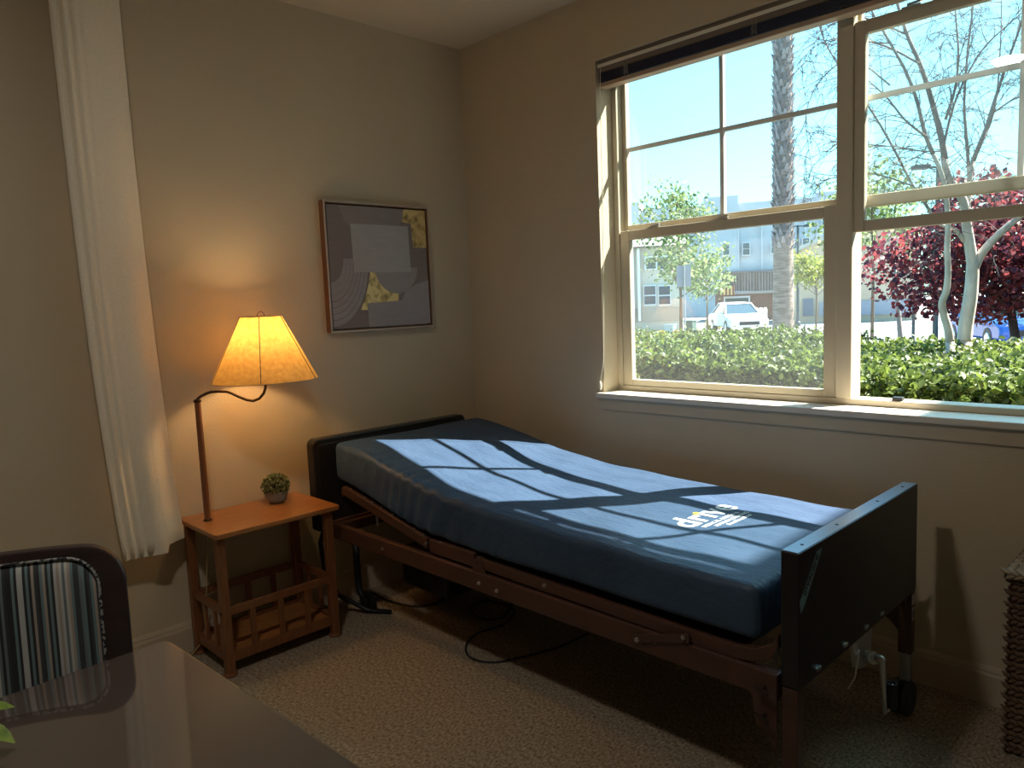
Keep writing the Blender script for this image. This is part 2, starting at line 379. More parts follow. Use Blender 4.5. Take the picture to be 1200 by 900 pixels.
def caster(x, y):
    # swivel fork and twin wheel, rolling towards the room
    MB().box(x-0.020, x+0.020, y-0.014, y+0.014, 0.098, 0.112).box(x-0.005, x+0.005, y-0.026, y+0.014, 0.050, 0.100).build('caster_fork', M_black, bed, bevel=0.003)
    for sgn in (-1, 1):
        MB().tube([(x+sgn*0.008, y-0.012, 0.054), (x+sgn*0.011, y-0.012, 0.054), (x+sgn*0.026, y-0.012, 0.054), (x+sgn*0.029, y-0.012, 0.054)], [0.046, 0.054, 0.054, 0.044], 24).build('caster_wheel', mat('grey_rubber', (0.05, 0.05, 0.055), 0.6), bed, smooth=False)
for (y, s_) in ((-1.048, -1), (-0.232, 1)):
    MB().box(2.300, 2.340, y-0.018, y+0.018, 0.205, 0.417).build('foot_leg', M_brown, bed, bevel=0.003)
    MB().box(2.304, 2.336, y-0.014, y+0.014, 0.112, 0.205).build('leg_insert', mat('dull_zinc', (0.36, 0.36, 0.35), 0.4, metal=0.7), bed, bevel=0.003)
    caster(2.316, y)
MB().box(2.304, 2.334, -1.028, -0.252, 0.405, 0.417).build('foot_cross_bar', M_brown, bed, bevel=0.003)
M_lab = mat('white_label', (0.5, 0.5, 0.48), 0.5)
MB().box(2.3402, 2.3410, -0.248, -0.222, 0.372, 0.405).build('label_plate', M_lab, bed)
lb = MB().box(2.3402, 2.3410, -0.243, -0.227, 0.318, 0.362).build('label_plate', M_lab, bed)
MB().box(2.3410, 2.3413, -0.239, -0.231, 0.326, 0.354).build('printed_bar', M_black, lb)
MB().prism([(0, 0.417), (0.045, 0.417), (0.0, 0.35)], lambda a, b, t: (t, -0.25-a, b), 2.312, 2.328).build('leg_brace', M_brown, bed)
# crank gearbox and handle at the foot end
M_silver = mat('silver_crank', (0.50, 0.50, 0.49), 0.35, metal=0.6)
MB().prism([(-0.625, 0.405), (-0.495, 0.405), (-0.515, 0.31), (-0.545, 0.272), (-0.60, 0.285)], lambda a, b, t: (t, a, b), 2.288, 2.312).build('gearbox_plate', M_silver, bed, bevel=0.003)
MB().cyl((2.312, -0.550, 0.305), (2.340, -0.572, 0.318), 0.019, 18).build('gearbox_drum', M_silver, bed, bevel=0.002)
MB().cyl((2.340, -0.572, 0.318), (2.366, -0.600, 0.334), 0.009, 14).build('crank_shaft', M_chrome, bed)
MB().tube([(2.362, -0.598, 0.334), (2.376, -0.612, 0.338), (2.379, -0.612, 0.328), (2.383, -0.612, 0.25), (2.387, -0.612, 0.182)], [0.013, 0.013, 0.008, 0.007, 0.006], 12).build('crank_arm', M_silver, bed, smooth=True)
MB().cyl((2.387, -0.612, 0.186), (2.397, -0.590, 0.200), 0.005, 10).build('crank_pin', M_chrome, bed)
MB().lathe([(0.013, 0), (0.016, 0.004), (0.016, 0.068), (0.014, 0.074), (0.010, 0.074), (0.009, 0.068)], (2.398, -0.592, 0.196), 18).build('crank_grip', M_black, bed, smooth=False)
MB().lathe([(0.009, 0), (0.003, 0.003)], (2.398, -0.592, 0.264), 12).build('grip_end_screw', M_chrome, bed)
MB().tube([(2.33, -0.70, 0.405), (2.335, -0.69, 0.37), (2.338, -0.675, 0.38), (2.338, -0.69, 0.345), (2.337, -0.70, 0.31), (2.33, -0.73, 0.285)], 0.0022, 6).build('loose_tie', mat('white_cord', (0.7, 0.7, 0.66), 0.6), bed, smooth=True)
# deck sections
def deck_side(pts, th, y, name='deck_rail'):
    b_ = MB()
    up = []; dn = []
    for i, (x, z) in enumerate(pts):
        up.append((x, z)); dn.append((x, z-th))
    poly = up + dn[::-1]
    b_.prism(poly, lambda a, b, t: (a, t, b), y-0.010, y+0.010)
    return b_.build(name, M_brown, bed, bevel=0.003)
HD = [(0.300, 0.634), (0.34, 0.632), (0.888, 0.512), (0.892, 0.478+0.042)]
for y in (-1.052, -0.225):
    deck_side([(0.292, 0.612), (0.305, 0.625), (0.34, 0.622), (0.885, 0.508)], 0.042, y, 'head_deck_rail')
    deck_side([(0.90, 0.508), (1.155, 0.508)], 0.052, y, 'seat_deck_rail')
    deck_side([(1.168, 0.500), (1.20, 0.494), (2.10, 0.482), (2.17, 0.482), (2.23, 0.492), (2.272, 0.515), (2.288, 0.545)], 0.036, y, 'foot_deck_rail')
def deck_panel(name, a, b, z_off=-0.012):
    (x0, z0), (x1, z1) = a, b
    MB().prism([(x0, z0+z_off), (x1, z1+z_off), (x1, z1+z_off-0.012), (x0, z0+z_off-0.012)], lambda p, q, t: (p, t, q), -1.042, -0.235).build(name, M_brown, bed)
deck_panel('head_deck', (0.31, 0.622), (0.885, 0.503))
deck_panel('seat_deck', (0.90, 0.500), (1.155, 0.500))
deck_panel('foot_deck', (1.20, 0.488), (2.17, 0.478))
for (x, z, y) in ((0.884, 0.490, -1.062), (1.18, 0.482, -1.062), (1.50, 0.476, -1.062), (2.035, 0.468, -1.066)): bolt((x, y, z))
for (x, z) in ((0.36, 0.624), (0.46, 0.604), (0.52, 0.592), (0.58, 0.578), (0.66, 0.562), (0.80, 0.533), (0.86, 0.520), (0.96, 0.511)):
    MB().lathe([(0.004, 0), (0.0035, 0.003), (0.001, 0.004)], (x, -1.055, z-0.004), 8).build('rivet', M_bolt, bed)
MB().prism([(1.155, 0.492), (1.185, 0.492), (1.225, 0.446), (1.155, 0.446)], lambda a, b, t: (a, t, b), RY0+0.002, RY0+0.007).build('hinge_bracket', M_brown, bed)
MB().prism([(1.86, 0.40), (1.86, 0.425), (2.045, 0.482), (2.045, 0.455)], lambda a, b, t: (a, t, b), RY0-0.008, RY0-0.002).build('lift_link', M_brown, bed, bevel=0.001)
bolt((1.875, RY0-0.008, 0.414)); bolt((2.03, RY0-0.008, 0.468))
# head legs, motor, spring struts
for y in (-0.93, -0.36):
    MB().tube([(0.165, y, 0.40), (0.165, y, 0.14), (0.17, y, 0.085), (0.20, y, 0.055), (0.25, y, 0.047)], 0.016, 10).build('head_leg', M_black, bed, smooth=True)
    MB().tube([(0.25, y-0.012, 0.044), (0.25, y+0.012, 0.044)], 0.044, 18).build('caster_wheel', M_black, bed)
MB().box(0.155, 0.175, -1.06, -0.25, 0.41, 0.44).build('head_cross_bar', M_brown, bed, bevel=0.002)
MB().box(0.33, 0.66, -0.80, -0.48, 0.115, 0.30).build('motor_housing', M_black, bed, bevel=0.02)
MB().box(0.42, 0.58, -0.70, -0.58, 0.30, 0.40).build('motor_mount', M_black, bed, bevel=0.01)
MB().lathe([(0.012, 0), (0.010, 0.004), (0.004, 0.006)], (0.60, -0.70, 0.30), 12).build('motor_knob', M_bolt, bed)
for y in (-0.92, -0.40):
    MB().tube([(0.34, y, 0.42), (0.34, y, 0.57)], 0.006, 8).build('spring_strut', M_bolt, bed)
MB().tube([(0.17, -1.02, 0.43), (0.13, -1.07, 0.40), (0.12, -1.085, 0.34), (0.13, -1.08, 0.22), (0.18, -1.05, 0.10), (0.26, -0.95, 0.016), (0.35, -0.88, 0.008)], 0.011, 8).build('power_hose', M_black, bed, smooth=True)
# ------------------------------------------------------------------ mattress
TX = [0.235, 0.28, 0.46, 0.61, 0.78, 0.89, 1.00, 1.13, 1.35, 1.7, 2.25]
TZ = [0.815, 0.812, 0.789, 0.763, 0.726, 0.704, 0.690, 0.678, 0.663, 0.654, 0.651]
BX = [0.235, 0.30, 0.45, 0.70, 0.86, 1.14, 1.7, 2.25]
BZ = [0.655, 0.642, 0.612, 0.556, 0.522, 0.511, 0.508, 0.504]
def smooth_interp(x, X, Z):
    acc = 0; n = 0
    for k in (-2, -1, 0, 1, 2):
        acc += float(np.interp(x+k*0.03, X, Z)); n += 1
    return acc/n
MX0, MX1, MY0, MY1 = 0.245, 2.236, -1.060, -0.216
def mtop_raw(x): return smooth_interp(x, TX, TZ)
def mbot(x): return smooth_interp(x, BX, BZ)
def wrk(x, y): return 0.0046*math.sin(3*x+7*y+1.3*math.sin(5*y))*math.sin(4.1*y+2*x)+0.0030*math.sin(17*x+9*y)*math.sin(6*y-3*x)
def edge_drop(e, r):   # e: distance from border
    if e >= r: return 0.0
    k = 1-e/r; return r*(1-math.sqrt(max(0, 1-k*k)))
def mtop(x, y):
    return mtop_raw(x) + wrk(x, y)
SEC = []
NS_ = 44
def msection(x, ins):
    """closed section loop in (y,z) at x, inset by ins at rounded ends"""
    r = 0.024
    top, bot = mtop_raw(x), mbot(x)
    y0, y1 = MY0+ins, MY1-ins; t = top-ins*0.9; b_ = bot+ins*0.6
    r = min(r, (t-b_)*0.45)
    out = []
    for k in range(15): out.append((y0+r+(y1-y0-2*r)*k/14.0, t))            # top from near to far
    for k in range(1, 5): a = PI/2-k*PI/2/5; out.append((y1-r+r*math.cos(a), t-r+r*math.sin(a)))
    for k in range(5): out.append((y1, t-r-(t-b_-2*r)*k/4))
    for k in range(1, 5): a = -k*PI/2/5; out.append((y1-r+r*math.cos(a), b_+r+r*math.sin(a)))
    for k in range(7): out.append((y1-r-(y1-y0-2*r)*k/6.0, b_))
    for k in range(1, 5): a = -PI/2-k*PI/2/5; out.append((y0+r+r*math.cos(a), b_+r+r*math.sin(a)))
    for k in range(5): out.append((y0, b_+r+(t-b_-2*r)*k/4))
    for k in range(1, 5): a = PI-k*PI/2/5; out.append((y0+r+r*math.cos(a), t-r+r*math.sin(a)))
    return out
mm = MB(); stations = []
R_E = 0.030
for k in range(6): a = k/6*PI/2; stations.append((MX0+R_E*(1-math.sin(a)) if False else MX0+R_E*(1-math.cos(PI/2*(k/6))), R_E*(1-math.sin(PI/2*(k/6)))))
for x in np.linspace(MX0+R_E, MX1-R_E, 190): stations.append((float(x), 0.0))
for k in range(5, -1, -1): stations.append((MX1-R_E*(1-math.cos(PI/2*(k/6))), R_E*(1-math.sin(PI/2*(k/6)))))
n_sec = len(msection(1.0, 0)); rows = []
for (x, ins) in stations:
    sec = msection(x, ins); row = []
    for (y, z) in sec:
        pleat = math.exp(-((x-0.85)/0.30)**2)
        zt = mtop_raw(x); hrel = (zt-z)/0.16
        dz = wrk(x, y) if z > zt-0.02-ins else 0.0
        dy = 0.0
        if y < MY0+0.05:   # near side: gathered pleats where the head end bends up
            dy = pleat*0.0055*math.sin(78*x+4*math.sin(9*x)+5*hrel)*(0.35+0.65*min(1, hrel*1.5)) + 0.003*math.sin(11*x+3*hrel)*min(1, hrel)
            if z > zt-0.03: dz += pleat*0.0045*math.sin(78*x+4*math.sin(9*x))
        row.append((x, y+dy, z+dz))
    rows.append(row)
mm.grid(lambda i, j: rows[j][i], n_sec, len(rows), wrapu=True)
mm.f.append(tuple(range(n_sec))); o_ = (len(rows)-1)*n_sec; mm.f.append(tuple(o_+i for i in reversed(range(n_sec))))
M_matt = mat('navy_mattress_cover', (0.038, 0.068, 0.122), 0.45, col2=(0.048, 0.083, 0.145), nscale=6, bump=0.5, bscale=26, stretch=(1, 3, 1), spec=0.25, sheen=0.0)
mattress = thing('mattress', 'navy nylon mattress with white logo, head end raised on the bed', 'mattress', (1.24, -0.63, 0.51))
mm.build('mattress_cover', M_matt, mattress, smooth=True)
M_print = mat('white_print', (0.80, 0.84, 0.84), 0.5)
XD, YD = (0, 1, 0), (-1, 0, 0)
link('logo_lettering', text_mesh('dr\u0131ve', 0.142, (1.850, -0.752, 0), XD, YD, 0.0, 0.0028, zfn=mtop, space=1.05), M_print, mattress)
MB().lathe([(0.012, 0), (0.009, 0.0006)], (1.778, -0.604, mtop(1.778, -0.604)+0.0012), 16).build('logo_dot', mat('yellow_print', (0.85, 0.62, 0.05), 0.5), mattress)
link('small_lettering', text_mesh('MEDICAL DESIGN &', 0.0225, (1.884, -0.722, 0), XD, YD, 0.0, 0.0004, zfn=mtop, space=1.1), M_print, mattress)
link('small_lettering', text_mesh('MANUFACTURING', 0.0225, (1.909, -0.690, 0), XD, YD, 0.0, 0.0004, zfn=mtop, space=1.1), M_print, mattress)
sl = MB()
for k in range(9):
    y = -0.655+k*0.0165; x = 1.932; z = mtop(x, y)+0.0012
    h_ = 0.011 if k % 3 else 0.015
    sl.add([(x, y, z), (x, y+0.011, z), (x-h_, y+0.011, z), (x-h_, y, z)], [(0, 1, 2, 3)])
sl.build('small_lettering', M_print, mattress, fix=False)

# ------------------------------------------------------------------ lamp table
def wood(name, c1, c2, rough=0.35):
    return mat(name, c1, rough, col2=c2, nscale=9, stretch=(14, 1, 14), detail=6, lo=0.3, hi=0.7, bump=0.03, coat=0.25)
M_oak = wood('honey_oak_top', (0.28, 0.105, 0.030), (0.44, 0.19, 0.062), 0.3)
M_oakv = mat('dark_honey_oak', (0.17, 0.058, 0.022), 0.4, col2=(0.26, 0.098, 0.036), nscale=9, stretch=(16, 16, 1), detail=6, lo=0.3, hi=0.7, coat=0.2)
M_bronze = mat('dark_bronze', (0.05, 0.03, 0.018), 0.35, metal=0.8)
lt = thing('lamp_table', 'honey oak side table with magazine rack and built-in shaded lamp', 'lamp table', (0.2, -1.4, 0))
tt = MB().prism(roundpoly(0.012, 0.386, -1.660, -1.128, (0.012,)*4, 3), lambda a, b, t: (a, b, t), 0.551, 0.571).build('tabletop', M_oak, lt, bevel=0.003)
LX = (0.050, 0.345); LY = (-1.632, -1.170)
for x in LX:
    for y in LY:
        lg = MB().box(x-0.017, x+0.017, y-0.017, y+0.017, 0.012, 0.551).build('leg', M_oakv, lt, bevel=0.003)
        MB().lathe([(0.026, 0), (0.029, 0.006), (0.025, 0.014)], (x, y, 0.0), 16).build('foot_pad', M_oakv, lg)
for x in LX:
    MB().box(x-0.009, x+0.009, LY[0]+0.017, LY[1]-0.017, 0.238, 0.268).build('rack_rail', M_oakv, lt, bevel=0.002)
    MB().box(x-0.009, x+0.009, LY[0]+0.017, LY[1]-0.017, 0.052, 0.090).build('rack_rail', M_oakv, lt, bevel=0.002)
    for y in (-1.525, -1.405, -1.290):
        MB().box(x-0.006, x+0.006, y-0.011, y+0.011, 0.090, 0.238).build('slat', M_oakv, lt, bevel=0.0015)
for y in LY:
    MB().box(LX[0]+0.017, LX[1]-0.017, y-0.009, y+0.009, 0.238, 0.268).build('rack_rail', M_oakv, lt, bevel=0.002)
    MB().box(LX[0]+0.017, LX[1]-0.017, y-0.009, y+0.009, 0.052, 0.090).build('rack_rail', M_oakv, lt, bevel=0.002)
    for x in (0.15, 0.245):
        MB().box(x-0.011, x+0.011, y-0.006, y+0.006, 0.090, 0.238).build('slat', M_oakv, lt, bevel=0.0015)
MB().box(LX[0]+0.008, LX[1]-0.008, LY[0]+0.008, LY[1]-0.008, 0.066, 0.076).build('rack_shelf', M_oak, lt)
for (x, y) in ((LX[1], LY[0]), (LX[1], LY[1])):
    MB().tube([(x, y-0.017, 0.252), (x, y-0.021, 0.252)], [0.007, 0.005], 10).build('screw_cap', M_bronze, lt)
PXY = (0.151, -1.592)
MB().lathe([(0.017, 0), (0.017, 0.004), (0.013, 0.008)], (*PXY, 0.571), 16).build('pole_collar', M_bronze, lt)
MB().lathe([(0.0125, 0), (0.0135, 0.10), (0.0125, 0.47), (0.0115, 0.475)], (*PXY, 0.576), 8).build('lamp_pole', M_oakv, lt)
MB().lathe([(0.015, 0), (0.015, 0.006), (0.009, 0.012)], (*PXY, 1.050), 16).build('pole_cap', M_bronze, lt)
apx = [(238.6, 470), (239.2, 464), (242, 461), (247, 459.3), (256, 458.7), (266, 459), (272, 461), (280, 465), (289, 468.6), (297, 469.8), (304, 467), (309, 461), (311, 455), (311.3, 446), (311.3, 436)]
arm = []
for k, (a, b) in enumerate(apx):
    x = 0.151 + (0.252-0.151)*min(1, max(0, (a-239)/72.0)); arm.append(onx(a, b, x))
arm[0] = V((PXY[0], PXY[1], 1.060)); arm[1].y = (arm[1].y+PXY[1])/2
SC = V((arm[-2].x, arm[-2].y, 1.117))
arm[-1] = V((SC.x, SC.y, 1.16))
MB().tube(arm, 0.0058, 10).build('lamp_arm', M_bronze, lt, smooth=True)
MB().lathe([(0.016, 0), (0.018, 0.01), (0.018, 0.072), (0.014, 0.077)], (SC.x, SC.y, 1.158), 14).build('bulb_socket', M_bronze, lt)
M_bulb = emis('lit_bulb', (1.0, 0.68, 0.33), 72.0)
MB().lathe([(0.012, 0), (0.020, 0.02), (0.028, 0.045), (0.029, 0.06), (0.022, 0.080), (0.008, 0.090)], (SC.x, SC.y, 1.235), 16).build('light_bulb', M_bulb, lt, smooth=True)
sh = bpy.data.materials.new('parchment_shade'); sh.use_nodes = True; t = sh.node_tree; MATS['parchment_shade'] = sh
b = t.nodes['Principled BSDF']; b.inputs['Roughness'].default_value = 0.7
out = [n for n in t.nodes if n.type == 'OUTPUT_MATERIAL'][0]
tc = t.nodes.new('ShaderNodeTexCoord'); nz = t.nodes.new('ShaderNodeTexNoise'); nz.inputs['Scale'].default_value = 55; nz.inputs['Detail'].default_value = 6
rp = t.nodes.new('ShaderNodeValToRGB'); rp.color_ramp.elements[0].color = (0.52, 0.30, 0.075, 1); rp.color_ramp.elements[1].color = (0.68, 0.43, 0.13, 1)
rp.color_ramp.elements[0].position = 0.3; rp.color_ramp.elements[1].position = 0.7
t.links.new(tc.outputs['Object'], nz.inputs['Vector']); t.links.new(nz.outputs['Fac'], rp.inputs[0]); t.links.new(rp.outputs[0], b.inputs['Base Color'])
tr = t.nodes.new('ShaderNodeBsdfTranslucent'); mx = t.nodes.new('ShaderNodeMixShader'); mx.inputs[0].default_value = 0.30
t.links.new(rp.outputs[0], tr.inputs[0]); t.links.new(b.outputs[0], mx.inputs[1]); t.links.new(tr.outputs[0], mx.inputs[2]); t.links.new(mx.outputs[0], out.inputs[0])
shade = MB().lathe([(0.206, 0), (0.2055, 0.004), (0.081, 0.257)], (SC.x, SC.y, 1.117), 60, cap=False).build('lamp_shade', sh, lt, smooth=True)
# five seams, the two visible ones facing the room
vx, vy = (CAM.x-SC.x), (CAM.y-SC.y); va = math.atan2(vy, vx)
for k in range(5):
    a = va - math.radians(5) + k*2*PI/5
    MB().tube([(SC.x+0.2065*math.cos(a), SC.y+0.2065*math.sin(a), 1.119), (SC.x+0.0818*math.cos(a), SC.y+0.0818*math.sin(a), 1.374)], 0.0016, 6).build('shade_seam', M_bronze, shade)
def ring(r, z, rr, name, m_):
    MB().tube([(SC.x+r*math.cos(a), SC.y+r*math.sin(a), z) for a in np.linspace(0, 2*PI, 49)], rr, 6, cap=False).build(name, m_, shade)
ring(0.0815, 1.375, 0.0018, 'top_ring', M_bronze); ring(0.206, 1.1175, 0.0016, 'bottom_ring', mat('shade_trim', (0.45, 0.34, 0.2), 0.6))
sp = MB()
for k in range(3):
    a = va+0.6+k*2*PI/3; sp.tube([(SC.x, SC.y, 1.372), (SC.x+0.081*math.cos(a), SC.y+0.081*math.sin(a), 1.374)], 0.0012, 5)
sp.build('shade_spider', M_bronze, shade)
MB().tube([(SC.x+0.014*math.cos(va+PI/2)*math.cos(a), SC.y+0.014*math.sin(va+PI/2)*math.cos(a), 1.376+0.018*math.sin(a)) for a in np.linspace(-0.3, PI+0.3, 14)], 0.0014, 6).build('shade_finial', M_bronze, shade, smooth=True)
MB().tube([(0.151, -1.592, 0.551), (0.12, -1.59, 0.45), (0.105, -1.60, 0.32), (0.10, -1.61, 0.16), (0.085, -1.625, 0.06), (0.06, -1.67, 0.006), (0.03, -1.71, 0.004), (0.018, -1.80, 0.004)], 0.0028, 7).build('lamp_cord', mat('tan_cord', (0.45, 0.33, 0.16), 0.5), lt, smooth=True)

# ------------------------------------------------------------------ little potted plant on the lamp table
pl = thing('potted_plant', 'small round green plant in a grey pot on the lamp table', 'plant', (0.115, -1.276, 0.572))
MB().lathe([(0.030, 0.0), (0.041, 0.010), (0.047, 0.028), (0.046, 0.044), (0.043, 0.052), (0.038, 0.052), (0.038, 0.040)], (0.115, -1.276, 0.572), 28).build('pot', mat('grey_cement_pot', (0.22, 0.18, 0.16), 0.8, col2=(0.30, 0.26, 0.23), nscale=40, bump=0.2), pl, smooth=True)
cc = np.array([0.115, -1.276, 0.646])
n = 1500; dr = RNG.normal(size=(n, 3)); dr /= np.linalg.norm(dr, axis=1, keepdims=True); dr = dr[dr[:, 2] > -0.62]
rad = 0.060*(0.70+0.32*RNG.random(len(dr)))[:, None]
fo = leaves_mesh('foliage', cc+dr*rad*np.array([1.0, 1.0, 0.86]), 0.013, 0.2, 0.45, 0.25, dr, 0.8)
tag(link('foliage', fo, leafmat('boxwood_leaf', (0.05, 0.075, 0.018), (0.42, 0.45, 0.22), 0.2), pl), kind='stuff')
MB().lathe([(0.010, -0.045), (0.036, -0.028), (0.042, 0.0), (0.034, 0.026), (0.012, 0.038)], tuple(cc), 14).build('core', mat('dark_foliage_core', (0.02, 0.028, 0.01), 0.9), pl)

# ------------------------------------------------------------------ painting
pic = thing('framed_painting', 'square abstract painting of grey shapes and gold patches above the bed', 'painting', (0.0, -0.604, 1.588))
PY0, PY1, PZ0, PZ1 = -0.908, -0.300, 1.282, 1.893
M_fr = mat('brown_frame_side', (0.20, 0.095, 0.045), 0.45); M_lip = mat('champagne_frame_lip', (0.46, 0.38, 0.31), 0.35, metal=0.3)
fw = 0.012
f_ = MB().box(0.001, 0.040, PY0, PY0+fw, PZ0, PZ1).box(0.001, 0.040, PY1-fw, PY1, PZ0, PZ1).box(0.001, 0.040, PY0+fw, PY1-fw, PZ0, PZ0+fw).box(0.001, 0.040, PY0+fw, PY1-fw, PZ1-fw, PZ1)
f_.build('frame', M_fr, pic, bevel=0.001)
l_ = MB().box(0.040, 0.0415, PY0, PY0+0.008, PZ0, PZ1).box(0.040, 0.0415, PY1-0.008, PY1, PZ0, PZ1).box(0.040, 0.0415, PY0+0.008, PY1-0.008, PZ0, PZ0+0.008).box(0.040, 0.0415, PY0+0.008, PY1-0.008, PZ1-0.008, PZ1)
l_.build('frame_lip', M_lip, pic)
cy0, cy1, cz0, cz1 = PY0+0.018, PY1-0.018, PZ0+0.018, PZ1-0.018
def paint(name, c, v=0.03): return mat(name, tuple(x*0.93 for x in c), 0.75, col2=c, nscale=14, stretch=(1, 1, 6), bump=0.12, bscale=60)
MB().box(0.004, 0.034, cy0, cy1, cz0, cz1).build('canvas', paint('mauve_paint', (0.235, 0.195, 0.185)), pic, bevel=0.002)
def shape(pts, m_, t, name='painted_shape'):
    P = [(cy0+(cy1-cy0)*u_, cz1-(cz1-cz0)*v_) for u_, v_ in pts]
    MB().prism(P, lambda a, b, q: (q, a, b), 0.034, 0.034+t).build(name, m_, pic)
def arc(cx, cy, rx, ry, a0, a1, n=16): return [(cx+rx*math.cos(a0+(a1-a0)*k/n), cy+ry*math.sin(a0+(a1-a0)*k/n)) for k in range(n+1)]
P_l = paint('light_grey_paint', (0.42, 0.405, 0.40)); P_m = paint('mid_grey_paint', (0.345, 0.315, 0.315)); P_u = paint('warm_grey_paint', (0.285, 0.25, 0.24))
P_p = paint('lilac_grey_paint', (0.345, 0.32, 0.335))
M_gold = mat('gold_leaf', (0.30, 0.19, 0.06), 0.32, metal=0.55, col2=(0.80, 0.64, 0.30), nscale=26, detail=8, lo=0.3, hi=0.55, bump=0.3, bscale=60)
shape([(0.11, 0.0)]+[(0.11+0.10*k/6.0, 0.155*math.sin(PI/2*k/6.0)) for k in range(1, 7)]+[(0.70, 0.155), (0.755, 0.08), (0.765, 0.0)], P_u, 0.0008)
shape([(0.765, 0.0), (0.998, 0.0), (0.998, 0.325), (0.85, 0.325), (0.84, 0.12), (0.745, 0.11)], M_gold, 0.0012)
for k in range(7):                                        # ribbed quarter rings on the left
    R0, R1 = 0.375-0.035*k, 0.375-0.035*k-0.030
    if k >= 4: R1 = R0-0.033
    a = arc(0.0, 0.43, R0*0.98, R0*1.47, 0, PI/2); bb = arc(0.0, 0.43, max(R1, 0.0)*0.98, max(R1, 0.0)*1.47, PI/2, 0)
    shape(a+bb, P_p if k < 2 else P_m, 0.0010 if k else 0.0014, 'painted_ring')
shape([(0.385, 0.535), (0.445, 0.535), (0.475, 0.60), (0.53, 0.665), (0.60, 0.71), (0.665, 0.725), (0.66, 0.79), (0.345, 0.80), (0.335, 0.855), (0.27, 0.855), (0.325, 0.74), (0.36, 0.64)], M_gold, 0.0017)
shape([(0.43, 0.50)]+[(0.655+0.225*math.cos(a), 0.50+0.225*math.sin(a)) for a in np.linspace(PI*0.98, 0, 18)], P_m, 0.0022)
shape([(0.215, 0.145), (0.80, 0.145), (0.81, 0.54), (0.225, 0.54)], P_l, 0.0028)
shape([(0.69, 1.0), (0.69, 0.80), (0.74, 0.71), (0.86, 0.645), (1.0, 0.61), (1.0, 1.0)], P_p, 0.0012)
shape([(0.34, 1.0), (0.34, 0.80), (0.705, 0.785), (0.705, 1.0)], P_m, 0.0024)

# ------------------------------------------------------------------ curtain and rod
M_cur = mat('cream_linen', (0.80, 0.70, 0.55), 0.85, col2=(0.86, 0.77, 0.62), nscale=180, bump=0.12, bscale=260, sheen=0.2, spec=0.2)
cur = thing('curtain', 'cream linen curtain panel hanging beside the lamp table', 'curtain', (0.1, -1.82, 2.6))
CZ1 = 2.66
def cpt(i, j, NI=90, NJ=40):
    s_ = i/(NI-1); v = j/(NJ-1)
    flare = v**3
    yl = -1.962 + 0.062*flare; yr = -1.726 + 0.010*v + 0.044*flare
    y = yl + (yr-yl)*s_
    # tight pleats on the left third, a broad soft fold on the right
    amp = 0.007*math.exp(-((s_-0.16)/0.15)**2)*(1-0.25*v)
    x = 0.105 + amp*math.sin(s_*46) + 0.022*math.sin(s_*PI*1.15+0.3) + 0.010*math.sin(s_*9+2.2*v) * v + 0.004*math.sin(5*v+3*s_)
    x += 0.030*flare*(s_-0.3)
    zb = 0.478 + 0.030*min(1, max(0, (s_-0.66)/0.03)) + 0.010*max(0, s_-0.7)
    z = CZ1 + (zb-CZ1)*v
    return (x, y, z)
cm = MB().grid(lambda i, j: cpt(i, j), 90, 40).build('curtain_panel', M_cur, cur, smooth=True, fix=False)
sol = cm.modifiers.new('cloth', 'SOLIDIFY'); sol.thickness = 0.0022
hm = MB().grid(lambda i, j: (lambda p, q: (p[0]+0.0025, p[1], q+0.055*(1-j)))(cpt(i, 39), cpt(i, 39)[2]), 90, 2).build('hem', M_cur, cur, smooth=True, fix=False)
rod = thing('curtain_rod', 'thin dark curtain rod above the cream curtain, out of view', 'curtain rod', (0.1, -2.4, CZ1))
MB().cyl((0.105, -1.62, CZ1+0.012), (0.105, -3.30, CZ1+0.012), 0.010, 12).build('rod', M_bronze, rod)
for y in (-1.66, -3.25):
    MB().box(0.0, 0.105, y-0.006, y+0.006, CZ1-0.005, CZ1+0.003).box(0.0, 0.006, y-0.02, y+0.02, CZ1-0.04, CZ1+0.03).build('bracket', M_bronze, rod)

# ------------------------------------------------------------------ table
M_tab = mat('dark_gloss_tabletop', (0.070, 0.050, 0.042), 0.06, col2=(0.080, 0.058, 0.048), nscale=5, spec=0.7, coat=1.0)
tb = thing('dining_table', 'glossy dark brown table in the foreground', 'table', (2.15, -2.68, 0))
TA = 0.045
def tbl(a, b): return (1.547+a*math.cos(TA)+b*math.sin(TA), -2.236+a*math.sin(TA)-b*math.cos(TA))
MB().prism([tbl(a, b) for a, b in roundpoly(0, 1.25, 0, 0.92, (0.018,)*4, 5)], lambda a, b, t: (a, b, t), 0.695, 0.730).build('tabletop', M_tab, tb, bevel=0.004)
M_dark = mat('dark_espresso_wood', (0.030, 0.017, 0.018), 0.35, col2=(0.040, 0.022, 0.022), nscale=8, stretch=(1, 1, 8))
MB().box(2.16, 2.24, -2.72, -2.64, 0.045, 0.66).build('pedestal', M_dark, tb, bevel=0.01)
MB().box(1.90, 2.50, -2.90, -2.46, 0.66, 0.695).build('top_support', M_dark, tb, bevel=0.005)
for a in range(4):
    d_ = V((math.cos(a*PI/2+0.5), math.sin(a*PI/2+0.5), 0))
    MB().bar(V((2.2, -2.68, 0.03))+d_*0.03, V((2.2, -2.68, 0.02))+d_*0.36, 0.06, 0.035).build('foot', M_dark, tb, bevel=0.006)

